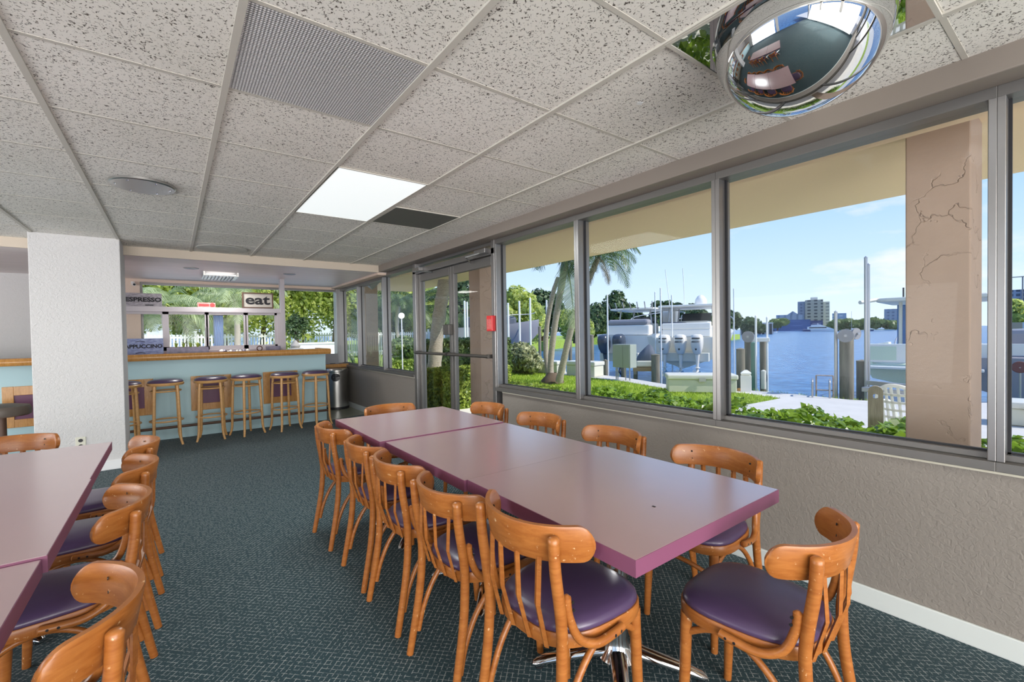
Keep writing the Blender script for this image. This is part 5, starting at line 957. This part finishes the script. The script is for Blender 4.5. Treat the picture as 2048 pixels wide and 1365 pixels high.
# dock boxes
def dockbox(lb, a, b, h, dp):
    a = Vector((a[0],a[1],0)); b = Vector((b[0],b[1],0)); dv = b-a; L = dv.length; o = thing('dock_box', lb, 'dock box', (a.x,a.y,GZ+.02), math.atan2(dv.y,dv.x), 'fibreglass dock boxes')
    MB().prism([(0,0),(L,0),(L,dp),(0,dp)], 0, h*.72).build('body', 'box', o, bevel=.02); l = MB().box((-.03,-.03,h*.72),(L+.03,dp+.03,h)).build('lid', 'gelb', o, bevel=.03)
    MB().box((L*.45,-.05,h*.62),(L*.55,-.03,h*.82)).build('latch', 'galv', l)
dockbox('long pale dock box below the pearl outboards', gp(1337,787), gp(1474,789), .40, .55)
dockbox('beige dock box behind the palm clump', gp(1068,747), gp(1114,750), .42, .5)
dockbox('beige dock box left of the slate blue outboards', gp(1133,752), gp(1189,756), .46, .5)
dockbox('pale dock box at the right edge of the last window', gp(2003,853), gp(2110,862), .33, .5)
# electrical cabinet
c = at(1247,763,z=GZ); o = thing('electrical_cabinet', 'grey green electrical cabinet on posts before the dark outboards', 'cabinet', (c.x,c.y,GZ), 0); d9 = 12.9; k9 = d9/F
z0_ = at(1247,735,d=d9).z-GZ; z1_ = at(1247,689,d=d9).z-GZ
MB().box((0,-.24,z0_),(.28,.38,z1_)).build('body', 'cab', o, bevel=.008); MB().box((-.012,.02,z0_+.02),(0,.36,z1_-.02)).build('door', 'cab', o, bevel=.004); MB().box((-.012,-.22,z0_+.02),(0,.0,z1_-.02)).build('door', 'cab', o, bevel=.004)
for y in (-.14,.0,.28,.34): MB().tube([(.10,y,0),(.10,y,z0_)], .016, 8).build('post', 'galv', o, smooth=True)
# post with a round hole near the hedge
c = at(1751,772,x=5.75); o = thing('timber_post', 'weathered timber post with a round hole, in front of the plastic chair', 'post', (c.x,c.y,GZ), facing(1751)); hw = .062; ht = c.z-GZ; zc = at(1751,793,x=5.75).z-GZ; hr = .026
outer = [(-hw,0),(hw,0)]+[(hw,ht*k/10) for k in range(1,9)]+[(hw*math.cos(t),ht-hw+hw*math.sin(t)) for t in [PI*k/12 for k in range(13)]]+[(-hw,ht*k/10) for k in range(8,0,-1)]
n_ = len(outer); inner = []
for x,z in outer: a_ = math.atan2(z-zc,x); inner.append((hr*math.cos(a_),zc+hr*math.sin(a_)))
vs = [(x,y,z) for y in (-.025,.025) for ring in (outer,inner) for x,z in ring]; fs = []
for i in range(n_):
    j = (i+1)%n_; fs += [(i,j,n_+j,n_+i),(2*n_+i,3*n_+i,3*n_+j,2*n_+j),(i,2*n_+i,2*n_+j,j),(n_+i,n_+j,3*n_+j,3*n_+i)]
MB().add(vs, fs).build('board', 'greyw', o)
# white plastic chair
c = at(1816,862,x=6.0); o = thing('plastic_chair', 'white resin garden chair with slotted back beside the near pillar', 'chair', (c.x+.14,c.y+.02,GZ+.01), math.radians(-12))
MB().rbox((-.20,-.22,.36),(.24,.22,.39),.06).build('seat', 'plastic', o, bevel=.008)
def bp(y, z): return Vector((-.20-.20*(z-.36)+.10*(y/.22)**2, y, z))
q = MB(); arc = [(.215*math.cos(t), .60+.20*math.sin(t)) for t in [PI*k/16 for k in range(17)]]
q.tube([bp(.205,.38)]+[bp(y,z) for y,z in arc]+[bp(-.205,.38)], .02, 8)
for y in (-.14,-.085,-.03,.03,.085,.14): q.tube([bp(y,.385), bp(y,.60+.195*math.sqrt(max(0,1-(y/.215)**2)))], .014, 6, flat=.4)
for z in (.46,.54,.62,.70): q.tube([bp(-.2,z),bp(-.1,z),bp(0,z),bp(.1,z),bp(.2,z)], .014, 6)
q.build('backrest', 'plastic', o, smooth=True, sharp=60)
for sx in (-1,1):
    for sy in (-1,1): MB().tube([(.2*sx,.19*sy,.37),(.25*sx,.23*sy,0)], [.024,.018], 8).build('leg', 'plastic', o, smooth=True)
for sy in (-1,1): MB().tube(spline([(-.24,.23*sy,.56),(0,.27*sy,.58),(.2,.26*sy,.56),(.23,.22*sy,.39)],4), .02, 8).build('arm', 'plastic', o, smooth=True)
# rust red hand wheel at the right edge
c = at(2040,735,d=9.0); o = thing('hand_wheel', 'rust red hand wheel at the right edge of the last window', 'wheel', tuple(c), facing(2040)); Y_ = Matrix.Rotation(1.25,4,'X')
MB().lathe([(.0005,-.012),(.11,-.012),(.12,0),(.11,.012),(.0005,.012)], n=24, mtx=Y_).build('disc', 'wheel', o, smooth=True); MB().tube([(0,0,0),(0,.05,-c.z-1.2)], .02, 8).build('stem', 'galv', o)
